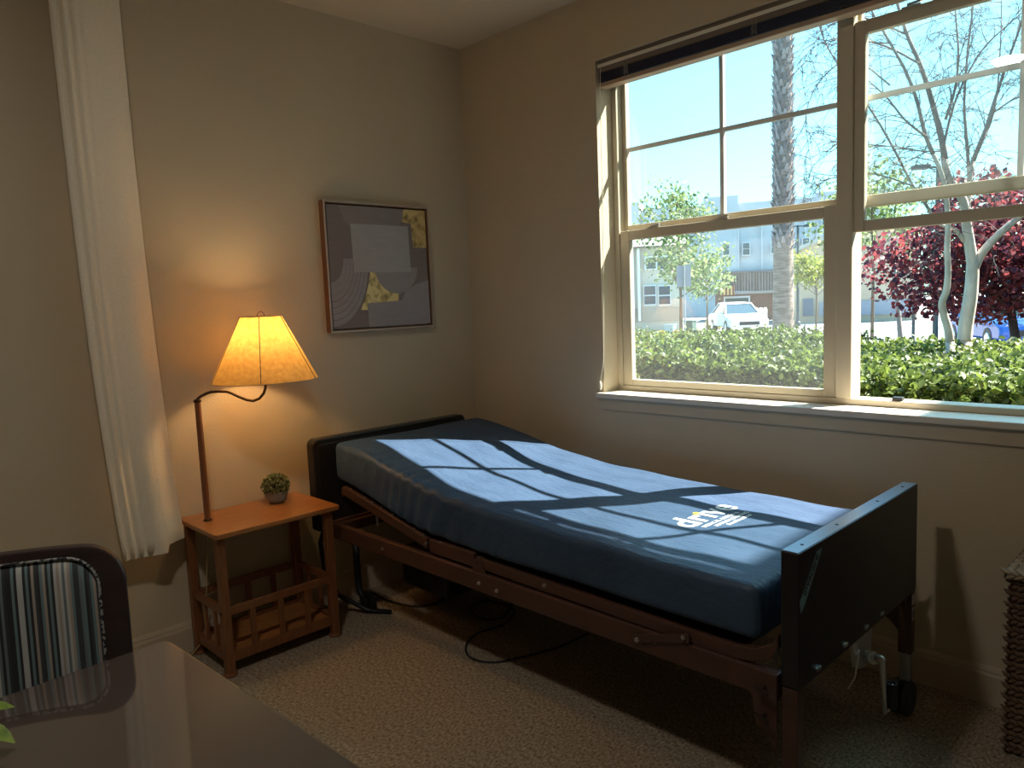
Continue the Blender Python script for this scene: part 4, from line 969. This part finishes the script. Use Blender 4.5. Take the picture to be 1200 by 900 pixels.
# ---- palm
pm = thing('palm_tree', 'tall palm trunk across the street', 'palm tree', tuple(gp(915, 20)))
B0 = gp(918, 20); trk = MB(); prof = [];
trk.lathe([(0.33, 0), (0.29, 0.4), (0.262, 1.2), (0.235, 3), (0.215, 6), (0.205, 9), (0.20, 14), (0.25, 15.0)], tuple(B0), 20)
M_palm = mat('palm_trunk_bark', (0.20, 0.14, 0.11), 0.9, col2=(0.36, 0.27, 0.22), nscale=4, stretch=(1, 1, 5), bump=0.5)
trk.build('trunk', M_palm, pm, smooth=True)
bs = MB()
for k in range(620):
    z = 2.9+k*0.0147; a = k*2.399; r_ = 0.205+0.03*max(0, 1-k/300.0)
    c_ = V((B0.x+r_*math.cos(a), B0.y+r_*math.sin(a), B0.z+z)); n_ = V((math.cos(a), math.sin(a), 0)); s_ = V((-math.sin(a), math.cos(a), 0))
    h_ = random.uniform(0.12, 0.22); o_ = random.uniform(0.03, 0.10)
    bs.add([c_-s_*0.06, c_+s_*0.06, c_+s_*0.02+n_*o_+V((0, 0, h_)), c_-s_*0.02+n_*o_+V((0, 0, h_)), c_+V((0, 0, h_*0.6))-s_*0.03, c_+V((0, 0, h_*0.6))+s_*0.03], [(0, 1, 2, 3), (1, 5, 2), (4, 0, 3), (5, 4, 3, 2)])
tag(bs.build('frond_stubs', mat('grey_frond_stub', (0.20, 0.17, 0.18), 0.9, col2=(0.36, 0.32, 0.33), nscale=5, island=0.7), pm, fix=False), kind='stuff')
M_frond = leafmat('palm_frond', (0.05, 0.10, 0.025), (0.14, 0.22, 0.06), 0.3)
fm = None
for k in range(22):
    a = k*2.399; el = 1.2-k*0.055; b_ = MB(); p = V((B0.x, B0.y, B0.z+15.0)); d_ = V((math.cos(a)*math.cos(el), math.sin(a)*math.cos(el), math.sin(el))); pts_ = [p]
    for q in range(8):
        d_ = (d_+V((0, 0, -0.11))).normalized(); p = p+d_*0.28; pts_.append(p)
    b_.tube(pts_, [0.03]*3+[0.02]*3+[0.012]*3, 5)
    for q in range(1, 9):
        s_ = d_.cross(V((0, 0, 1))).normalized()
        for sg_ in (-1, 1):
            for e_ in (0, 0.5):
                c_ = pts_[q-1].lerp(pts_[q], e_); tip = c_+s_*sg_*0.5+d_*0.3-V((0, 0, 0.15))
                b_.add([c_, c_+d_*0.06, tip], [(0, 1, 2)])
    b_.build('frond', M_frond, pm, fix=False)

# ---- green trees across the street
def leafy_tree(name, label, px, D, h, trunk_h, rx, rz, nl, ls, lm_, off=(0, 0), sparse=0.5, tr=0.06, group=None):
    b0 = gp(px, D); t_ = thing(name, label, 'tree', tuple(b0), group); br = MB(); ends = []
    top = V((b0.x, b0.y, GZ+h)); br.tube([b0, b0+V((0.03, 0, trunk_h)), V((b0.x-0.05, b0.y, GZ+h*0.85))], [tr, tr*0.75, tr*0.2], 7)
    for k in range(16):
        z = trunk_h+(h-trunk_h)*0.75*k/16.0; a = k*2.4
        grow(br, b0+V((0, 0, z)), V((math.cos(a), math.sin(a), 0.7)), rx*(1.15-0.5*k/16.0), tr*0.35, 2, 0.0, 0.55, 4, 4, ends)
    br.build('trunk', mat('tree_bark', (0.16, 0.12, 0.09), 0.9), t_, smooth=True, fix=False)
    e = np.array(ends); e = e[RNG.integers(0, len(e), nl)] + RNG.normal(0, 0.16*rx, (nl, 3))
    tag(link('foliage', leaves_mesh('foliage', e, RNG.uniform(ls*0.7, ls*1.2, nl), 0.3, 0.6, 0.12), lm_, t_), kind='stuff')
    return t_
M_g1 = leafmat('fresh_green_leaf', (0.09, 0.15, 0.045), (0.30, 0.36, 0.15), 0.5)
M_g2 = leafmat('yellow_green_leaf', (0.15, 0.20, 0.025), (0.40, 0.42, 0.09), 0.5)
leafy_tree('slender_street_tree', 'tall slender light green tree behind the sign post', 797, 27, 6.2, 1.8, 1.35, 2.2, 2600, 0.15, M_g1, tr=0.07)
leafy_tree('slender_street_tree', 'shorter leafy green tree between sign post and white car', 828, 34, 3.9, 1.5, 1.0, 1.4, 1300, 0.15, M_g1, tr=0.05)
leafy_tree('young_street_tree', 'small yellow-green tree right of the palm trunk', 956, 27, 3.05, 1.65, 0.85, 0.9, 1500, 0.12, M_g2, tr=0.04)
leafy_tree('young_street_tree', 'green tree half hidden by the window mullion and red leaves', 1022, 22, 5.2, 2.3, 1.2, 1.6, 1700, 0.14, M_g1, tr=0.05)

# ---- buildings
M_white = mat('white_stucco', (0.50, 0.53, 0.57), 0.85, col2=(0.53, 0.56, 0.60), nscale=1.2)
M_tan = mat('tan_stucco', (0.50, 0.40, 0.30), 0.85, col2=(0.54, 0.44, 0.33), nscale=0.8)
M_brick = mat('brown_brick_wall', (0.20, 0.115, 0.085), 0.9, col2=(0.28, 0.17, 0.12), nscale=4, stretch=(1, 1, 6))
M_woodf = mat('weathered_board', (0.17, 0.125, 0.10), 0.9, col2=(0.25, 0.19, 0.15), nscale=3, stretch=(4, 4, 0.5))
M_cream2 = mat('cream_siding', (0.55, 0.50, 0.42), 0.85)
M_pane = mat('dark_window_pane', (0.04, 0.07, 0.10), 0.1, spec=0.8)
M_trim = mat('white_window_trim', (0.72, 0.74, 0.76), 0.6)
M_roof = mat('grey_shingle_roof', (0.20, 0.19, 0.19), 0.9, col2=(0.27, 0.25, 0.24), nscale=6)
def facade(name, label, px0, px1, D, depth, ztop, m_, cat='building', skew=0.0):
    """block whose front runs from px0 to px1 at distance D; returns (root, local->world)"""
    a = gp(px0, D); b_ = gp(px1, D+skew); d_ = (b_-a); L = d_.length; d_.normalize(); n_ = V((-d_.y, d_.x, 0))
    root = thing(name, label, cat, tuple((a+b_)/2))
    def P(s_, dep, z): return a + d_*s_ + n_*dep + V((0, 0, z-GZ))
    return root, P, L
def fbox(root, P, s0, s1, d0, d1, z0, z1, name, m_, bevel=0.0, par=None):
    return MB().add([P(s_, d_, z) for z in (z0, z1) for d_ in (d0, d1) for s_ in (s0, s1)], [(0, 2, 3, 1), (4, 5, 7, 6), (0, 1, 5, 4), (2, 6, 7, 3), (0, 4, 6, 2), (1, 3, 7, 5)]).build(name, m_, par or root, bevel=bevel)
def fpx(px, py, D): return at(px, py, D)
# white three-storey block
WB, PW, LW = facade('apartment_block', 'long white flat-roofed apartment block across the street', 700, 1040, 70, 12, 9.6, M_white)
def s_of(px, a_px=700, b_px=1040, D=70):
    a = gp(a_px, D); b_ = gp(b_px, D); d_ = (b_-a).normalized(); q = at(px, 340, D)
    r = V((q.x-CAM.x, q.y-CAM.y, 0)); o = V((a.x-CAM.x, a.y-CAM.y, 0)); # intersect ray with front line
    den = r.x*d_.y - r.y*d_.x
    return (o.y*r.x - o.x*r.y)/(-den) if abs(den) > 1e-9 else 0
def z_of(px, py, s_, P): # height where the line of sight meets the front at s_
    q = P(s_, 0, 0); D = math.hypot(q.x-CAM.x, q.y-CAM.y); return at(px, py, D).z
def blk(root, P, sof, px0, px1, py0, py1, d0, d1, name, m_, par=None):
    s0, s1 = sof(px0), sof(px1); sm_ = (s0+s1)/2; pm_ = (px0+px1)/2
    return fbox(root, P, s0, s1, d0, d1, z_of(pm_, py1, sm_, P), z_of(pm_, py0, sm_, P), name, m_, par=par)
fbox(WB, PW, 0, LW, 0, 12, GZ, z_of(800, 243, s_of(800), PW), 'wall', M_white)
blk(WB, PW, s_of, 738, 752, 238, 330, -0.6, 4, 'wing_wall', M_white)
blk(WB, PW, s_of, 756, 790, 243, 330, -0.3, 3, 'wing_wall', M_white)
blk(WB, PW, s_of, 826, 866, 231, 330, -0.5, 5, 'wing_wall', M_white)
blk(WB, PW, s_of, 866, 985, 234, 330, -0.2, 5, 'wing_wall', M_white)
blk(WB, PW, s_of, 956, 1040, 223, 330, -0.35, 5, 'wing_wall', M_white)
for (a, b_, c_, e_) in ((847, 856, 285, 300), (870, 879.5, 284.5, 300), (903, 912, 283, 298), (926, 936, 281, 297), (939, 948, 279, 296), (961.5, 970.5, 255, 265), (846, 855, 250, 262), (886, 895, 252, 263), (760, 768, 290, 302), (820, 828, 262, 275)):
    w_ = blk(WB, PW, s_of, a, b_, c_, e_, -0.78, -0.4, 'window', M_trim)
    blk(WB, PW, s_of, a+1, b_-1, c_+1, (c_+e_)/2-0.4, -0.84, -0.7, 'pane', M_pane, par=w_)
    blk(WB, PW, s_of, a+1, b_-1, (c_+e_)/2+0.4, e_-1, -0.84, -0.7, 'pane', M_pane, par=w_)
for px in (866, 893, 943):
    blk(WB, PW, s_of, px-0.35, px+0.35, 250, 318, -0.62, -0.3, 'downpipe', M_trim)
blk(WB, PW, s_of, 840, 925, 317, 320, -0.9, -0.2, 'base_band', mat('dark_band', (0.16, 0.16, 0.18), 0.8))
# brown low building with timber screen, garage door and striped awning
BB, PB, LB = facade('brick_annex', 'low brown brick building with timber screen and garage behind the car', 838, 948, 55, 6, 3.0, M_brick)
def s_b(px):
    return s_of(px, 838, 948, 55)
fbox(BB, PB, 0, LB, 0, 5, GZ, z_of(880, 343, s_b(880), PB), 'wall', M_brick)
blk(BB, PB, s_b, 845, 925, 341, 344, -0.25, 0.2, 'ledge', M_conc)
for k in range(24):
    px = 846+k*3.4; blk(BB, PB, s_b, px, px+2.9, 319.5-(px-846)*0.02, 341, -0.05-0.03*(k % 2), 0.25, 'board', M_woodf)
for px in (868, 886, 905): blk(BB, PB, s_b, px-0.6, px+0.6, 318, 343, -0.16, -0.02, 'post', M_woodf)
gd = blk(BB, PB, s_b, 848, 879, 347, 371, -0.12, 0.1, 'garage_frame', M_trim); blk(BB, PB, s_b, 850, 877, 349.5, 371, -0.16, 0.0, 'garage_door', mat('dark_green_door', (0.05, 0.09, 0.08), 0.4), par=gd)
aw = blk(BB, PB, s_b, 843, 861, 335, 346, -1.4, -0.2, 'awning', mat('awning_brown', (0.16, 0.07, 0.05), 0.8))
for k in range(4): blk(BB, PB, s_b, 845+k*4, 847.2+k*4, 335.5, 345.5, -1.45, -1.38, 'stripe', mat('awning_yellow', (0.75, 0.50, 0.22), 0.7), par=aw)
# tan gabled building
TB, PT, LT = facade('gabled_building', 'tan stucco building with a sloping roof right of the palm', 924, 1075, 47, 8, 5, M_tan)
def s_t(px): return s_of(px, 924, 1075, 47)
def zt(px, py): return z_of(px, py, s_t(px), PT)
poly = [(0, GZ), (LT, GZ), (LT, zt(1070, 268)), (s_t(1005), zt(1005, 264)), (0, zt(924, 299))]
MB().prism(poly, lambda a, b, q: tuple(PT(a, q, b)), 0, 7).build('wall', M_tan, TB)
rf = [(-0.5, zt(915, 299)), (s_t(1005), zt(1005, 261)), (LT+0.3, zt(1074, 265)), (LT+0.3, zt(1074, 269)), (s_t(1005), zt(1005, 265)), (-0.5, zt(915, 303))]
MB().prism(rf, lambda a, b, q: tuple(PT(a, q, b)), -0.5, 7.4).build('roof_edge', M_conc, TB)
blk(TB, PT, s_t, 941, 953, 350, 370, -0.1, 0.2, 'door', mat('grey_blue_door', (0.14, 0.17, 0.22), 0.6))
blk(TB, PT, s_t, 960, 1075, 352, 369, -0.12, 0.1, 'plinth', mat('grey_blue_plinth', (0.32, 0.33, 0.38), 0.8))
# further block on the right, seen only from a step to the side
FBk, PF, LF = facade('far_apartment_block', 'pale far apartment block to the right, hidden from this viewpoint', 1215, 1480, 75, 10, 8, M_white)
fbox(FBk, PF, 0, LF, 0, 10, GZ, 8.0, 'wall', M_white)
for fl in range(2):
    for k in range(8):
        w_ = fbox(FBk, PF, 2+k*3.2, 3.4+k*3.2, -0.15, 0.1, 1.6+fl*3.2, 3.2+fl*3.2, 'window', M_trim)
        fbox(FBk, PF, 2.12+k*3.2, 3.28+k*3.2, -0.2, 0.0, 1.72+fl*3.2, 3.08+fl*3.2, 'pane', M_pane, par=w_)
for px_, D_, h_, lab_ in ((1240, 26, 5.6, 'leafy green tree right of the red-leaved tree, hidden from this viewpoint'), (1330, 30, 6.4, 'tall leafy green tree far to the right, hidden from this viewpoint')):
    leafy_tree('street_tree', lab_, px_, D_, h_, 1.6, 1.5, 2.2, 2200, 0.16, M_g1, tr=0.07)
# cream house at the left
CH, PC, LC = facade('cream_house', 'cream house with grey roof behind the slender tree', 728, 800, 42, 6, 4.3, M_cream2)
def s_c(px): return s_of(px, 728, 800, 42)
fbox(CH, PC, 0, LC, 0, 6, GZ, z_of(765, 289, s_c(765), PC), 'wall', M_cream2)
zr = z_of(765, 289, s_c(765), PC)
MB().prism([(-0.6, zr), (6.6, zr), (3, zr+1.0)], lambda a, b, q: tuple(PC(q, a, b)), -0.4, LC+0.4).build('roof', M_roof, CH)
for (a, b_) in ((754, 769), (771, 786)):
    w_ = blk(CH, PC, s_c, a, b_, 334, 358, -0.12, 0.1, 'window', M_trim)
    blk(CH, PC, s_c, a+1, b_-1, 335.5, 345.5, -0.15, 0, 'pane', M_pane, par=w_); blk(CH, PC, s_c, a+1, b_-1, 347, 356.5, -0.15, 0, 'pane', M_pane, par=w_)
w_ = blk(CH, PC, s_c, 756, 784, 300, 316, -0.12, 0.1, 'window', M_trim)
blk(CH, PC, s_c, 758, 769, 302, 315, -0.15, 0, 'pane', M_pane, par=w_); blk(CH, PC, s_c, 771, 782, 302, 315, -0.15, 0, 'pane', M_pane, par=w_)
blk(CH, PC, s_c, 728, 800, 361, 377, -0.08, 0.1, 'plinth', mat('buff_stone', (0.42, 0.35, 0.28), 0.9))
for px in (742, 749): blk(CH, PC, s_c, px-1.5, px+1.5, 292, 376, -0.5, -0.2, 'porch_post', M_trim)

# ---- street furniture
M_dkm = mat('dark_green_metal', (0.05, 0.065, 0.07), 0.5)
def lamp_post(label, px, D, zt_, arms, hw):
    b0 = gp(px, D); t_ = thing('street_lamp', label, 'street lamp', tuple(b0)); d_ = V((_r.x, _r.y, 0)).normalized()
    MB().lathe([(0.16, 0), (0.16, 0.25), (0.08, 0.3), (0.07, zt_*0.6), (0.06, zt_-GZ)], tuple(b0), 12).build('pole', M_dkm, t_)
    for s_ in arms:
        a = b0+V((0, 0, zt_-GZ-0.05)); e = a+d_*s_*hw
        MB().bar(a, a+d_*s_*hw*0.5, 0.05, 0.06).build('arm', M_dkm, t_)
        MB().bar(a+d_*s_*hw*0.4+V((0, 0, 0.02)), e+V((0, 0, 0.02)), 0.34, 0.13).build('lamp_head', M_dkm, t_, bevel=0.03)
lamp_post('tall twin-headed parking lamp beside the palm trunk', 935, 42, at(935, 264, 42).z, (-1, 1), 0.95)
lamp_post('single-headed street lamp behind the bare white tree', 1097, 25, at(1097, 194, 25).z, (-1,), 0.72)
sgn = thing('road_sign', 'grey back of a road sign on a post among the trees', 'road sign', tuple(gp(802, 25)))
b0 = gp(802, 25); zs0, zs1 = at(802, 336, 25).z, at(802, 311, 25).z; d_ = V((_r.x, _r.y, 0)).normalized(); n_ = V((d_.y, -d_.x, 0))
MB().cyl(b0, b0+V((0, 0, zs1-GZ)), 0.03, 8).build('post', mat('galvanised_post', (0.30, 0.31, 0.32), 0.5, metal=0.4), sgn)
MB().add([b0+d_*a-n_*q+V((0, 0, z-GZ)) for q in (0.04, 0.06) for z in (zs0, zs1) for a in (-0.23, 0.23)], [(0, 1, 3, 2), (4, 6, 7, 5), (0, 4, 5, 1), (2, 3, 7, 6), (0, 2, 6, 4), (1, 5, 7, 3)]).build('sign_plate', mat('sign_back_grey', (0.28, 0.29, 0.33), 0.5), sgn)
for k, px in enumerate((886.5, 891.5, 896.5)):
    b0 = gp(px, 44); MBx = MB().lathe([(0.11, 0), (0.11, 0.95), (0.08, 1.02), (0.02, 1.05)], tuple(b0), 12)
    o_ = MBx.build('bollard', mat('white_bollard_paint', (0.8, 0.8, 0.78), 0.6), smooth=False)
    tag(o_, ('leftmost of three white bollards by the garage', 'middle one of three white bollards by the garage', 'rightmost of three white bollards next to the palm')[k], 'bollard', 'white bollards by the garage')
def cabinet(label, px, D, w_, h_, m_):
    b0 = gp(px, D); t_ = thing('utility_cabinet', label, 'utility box', tuple(b0)); 
    MB().box(b0.x-w_/2, b0.x+w_/2, b0.y-w_*0.4, b0.y+w_*0.4, GZ, GZ+h_).build('cabinet_body', m_, t_, bevel=0.02)
    MB().box(b0.x-w_*0.55, b0.x+w_*0.55, b0.y-w_*0.45, b0.y+w_*0.45, GZ+h_, GZ+h_+0.05).build('cabinet_lid', m_, t_, bevel=0.01)
cabinet('pale grey utility cabinet on the verge left of the sign', 785, 33, 0.42, 0.62, mat('pale_grey_metal', (0.6, 0.6, 0.6), 0.6))
cabinet('dark green utility bin right of the sign post', 808, 35, 0.45, 0.70, mat('bin_green', (0.07, 0.12, 0.10), 0.6))
kb = thing('verge_kerb', 'raised concrete kerb of the planted verge across the street', 'kerb', tuple(gp(790, 30)))
a = gp(735, 29); b_ = gp(768, 30); e = gp(845, 34)
for (p, q) in ((a, b_), (b_, e)):
    d_ = (q-p).normalized(); MB().bar(p+V((0, 0, 0.08)), q+d_*0.02+V((0, 0, 0.08)), 0.2, 0.16).build('kerb_stone', M_conc, kb)
sw = seg_on_ground(gp(985, 41), gp(1110, 41), 5.0, 0.03, 'pavement', M_conc); struct(sw, 'bright concrete pavement in front of the tan building')
sw = seg_on_ground(gp(880, 43.5), gp(1000, 43.5), 4.0, 0.03, 'pavement', M_conc); struct(sw, 'bright concrete pavement behind the palm trunk')
shr = [(757, 31.5, 0.30, 0.30, 'yellow_shrub', 'low olive shrub at the left end of the verge', (0.16, 0.17, 0.05), (0.36, 0.34, 0.12)),
       (775, 32, 0.33, 0.42, 'yellow_shrub', 'golden shrub left of the pale utility cabinet', (0.35, 0.26, 0.03), (0.66, 0.52, 0.10)),
       (794, 32, 0.30, 0.46, 'yellow_shrub', 'golden shrub right of the pale utility cabinet', (0.36, 0.25, 0.03), (0.66, 0.50, 0.10)),
       (818, 36, 0.45, 0.30, 'yellow_shrub', 'pale green low shrub right of the sign post', (0.24, 0.26, 0.15), (0.50, 0.52, 0.34)),
       (836, 42, 0.50, 0.80, 'yellow_shrub', 'bright yellow shrub beside the white car', (0.42, 0.36, 0.05), (0.70, 0.60, 0.14))]
for k, (px, D, rx, hh, nm, lab, c1, c2) in enumerate(shr):
    b0 = gp(px, D); t_ = thing('verge_shrub', lab, 'shrub', tuple(b0), 'shrubs on the verge')
    n = 420; dr = RNG.normal(size=(n, 3)); dr /= np.linalg.norm(dr, axis=1, keepdims=True); dr[:, 2] = np.abs(dr[:, 2])
    p_ = np.array([b0.x, b0.y, GZ+0.05])+dr*(0.6+0.4*RNG.random((n, 1)))*np.array([rx, rx, hh])
    tag(link('foliage', leaves_mesh('foliage', p_, 0.11, 0.4, 0.5, 0.1, dr, 0.6), leafmat('shrub_leaf_%d' % k, c1, c2, 0.4), t_), kind='stuff')
    MB().lathe([(rx*0.7, 0), (rx*0.65, hh*0.5), (rx*0.3, hh*0.8)], tuple(b0), 12).build('stems', mat('shrub_core', (0.06, 0.06, 0.03), 0.9), t_)
mp_ = thing('thin_post', 'thin grey post on the pavement under the red leaves', 'post', tuple(gp(1071, 24)))
MB().cyl(gp(1071, 24), gp(1071, 24)+V((0, 0, 1.3)), 0.045, 8).build('shaft', M_dkm, mp_); MB().lathe([(0.06, 0), (0.02, 0.06)], tuple(gp(1071, 24)+V((0, 0, 1.3))), 8).build('cap', M_dkm, mp_)
yt = thing('young_tree_trunk', 'slim leaning grey trunk beyond the hedge near the mullion', 'tree', tuple(gp(1058, 15)))
b0 = gp(1060, 15); tk = MB(); tk.tube([b0, b0+V((-0.05, 0, 0.9)), b0+V((-0.14, 0.05, 1.7)), b0+V((-0.2, 0, 2.6))], [0.055, 0.05, 0.035, 0.015], 7)
for k in range(6): grow(tk, b0+V((-0.14, 0.05, 1.6+0.12*k)), V((math.cos(k*2.4), math.sin(k*2.4), 0.8)), 0.7, 0.012, 1, 0, 0.5, 4, 4)
tk.build('trunk', mat('grey_trunk', (0.24, 0.21, 0.19), 0.9), yt, smooth=True, fix=False)

# ---- cars
def car(name, label, pos, heading, paint_):
    t_ = thing(name, label, 'car', (pos.x, pos.y, GZ)); f_ = V((math.cos(heading), math.sin(heading), 0)); l_ = V((-f_.y, f_.x, 0))
    def Q(a, b, z): return V((pos.x, pos.y, GZ)) + f_*a + l_*b + V((0, 0, z))
    low = [(-2.2, 0.30), (2.2, 0.30), (2.28, 0.50), (2.22, 0.68), (1.95, 0.78), (1.05, 0.92), (-1.55, 0.96), (-2.15, 0.90), (-2.25, 0.62)]
    P = []; F = []; n = len(low); ws = [0.80, 0.90, 0.90, 0.80]; 
    for j, b in enumerate((-0.88, -0.80, 0.80, 0.88)):
        k_ = 0.985 if j in (0, 3) else 1.0
        for (a, z) in low: P.append(Q(a*k_, b, 0.60+(z-0.60)*(0.9 if j in (0, 3) else 1.0)))
    for j in range(3):
        for i in range(n): F.append((j*n+i, j*n+(i+1) % n, (j+1)*n+(i+1) % n, (j+1)*n+i))
    F += [tuple(range(n)), tuple(3*n+i for i in reversed(range(n)))]
    MB().add(P, F).build('body', paint_, t_, bevel=0.04)
    cab = [(1.05, 0.90), (0.25, 1.38), (-0.95, 1.42), (-1.75, 0.94)]
    P = [Q(a, s_*(0.78 if z < 1 else 0.60), z) for s_ in (-1, 1) for a, z in cab]
    MB().add(P, [(0, 1, 2, 3), (7, 6, 5, 4), (0, 4, 5, 1), (1, 5, 6, 2), (2, 6, 7, 3), (3, 7, 4, 0)]).build('cabin_glass', M_pane, t_)
    MB().add([Q(a, b, z) for (a, z) in ((0.30, 1.375), (-0.98, 1.415)) for b in (-0.60, 0.60)] + [Q(a, b, z+0.04) for (a, z) in ((0.22, 1.385), (-0.92, 1.425)) for b in (-0.56, 0.56)], [(0, 1, 3, 2), (4, 6, 7, 5), (0, 4, 5, 1), (2, 3, 7, 6), (0, 2, 6, 4), (1, 5, 7, 3)]).build('roof', paint_, t_)
    for s_ in (-1, 1):
        MB().bar(Q(1.05, s_*0.78, 0.92), Q(0.26, s_*0.60, 1.40), 0.06, 0.05).build('pillar', paint_, t_)
        MB().bar(Q(-0.95, s_*0.60, 1.42), Q(-1.75, s_*0.78, 0.95), 0.10, 0.05).build('pillar', paint_, t_)
        MB().bar(Q(0.75, s_*0.86, 0.98), Q(0.75, s_*1.02, 0.99), 0.12, 0.12).build('mirror', paint_, t_, bevel=0.02)
        MB().bar(Q(2.10, s_*0.70, 0.66), Q(2.16, s_*0.50, 0.64), 0.14, 0.12).build('headlight', M_chrome, t_)
        for a in (1.40, -1.35):
            MB().tube([Q(a, s_*0.70, 0.32), Q(a, s_*0.89, 0.32)], 0.32, 20).build('wheel', M_black, t_)
            MB().tube([Q(a, s_*0.88, 0.32), Q(a, s_*0.905, 0.32)], [0.20, 0.16], 14).build('hubcap', M_chrome, t_)
    MB().bar(Q(2.26, -0.45, 0.50), Q(2.26, 0.45, 0.50), 0.06, 0.16).build('grille', M_black, t_)
pc_ = gp(863, 38); hd = math.atan2(CAM.y-pc_.y, CAM.x-pc_.x)
car('white_car', 'white car parked beyond the hedge left of the palm', pc_, hd+0.25, mat('white_car_paint', (0.82, 0.84, 0.86), 0.25, coat=0.5))
pc_ = gp(1176, 26)
car('blue_car', 'blue car half hidden behind the red leaves', pc_, math.atan2(CAM.y-pc_.y, CAM.x-pc_.x)+0.35, mat('blue_car_paint', (0.02, 0.10, 0.45), 0.25, coat=0.5))
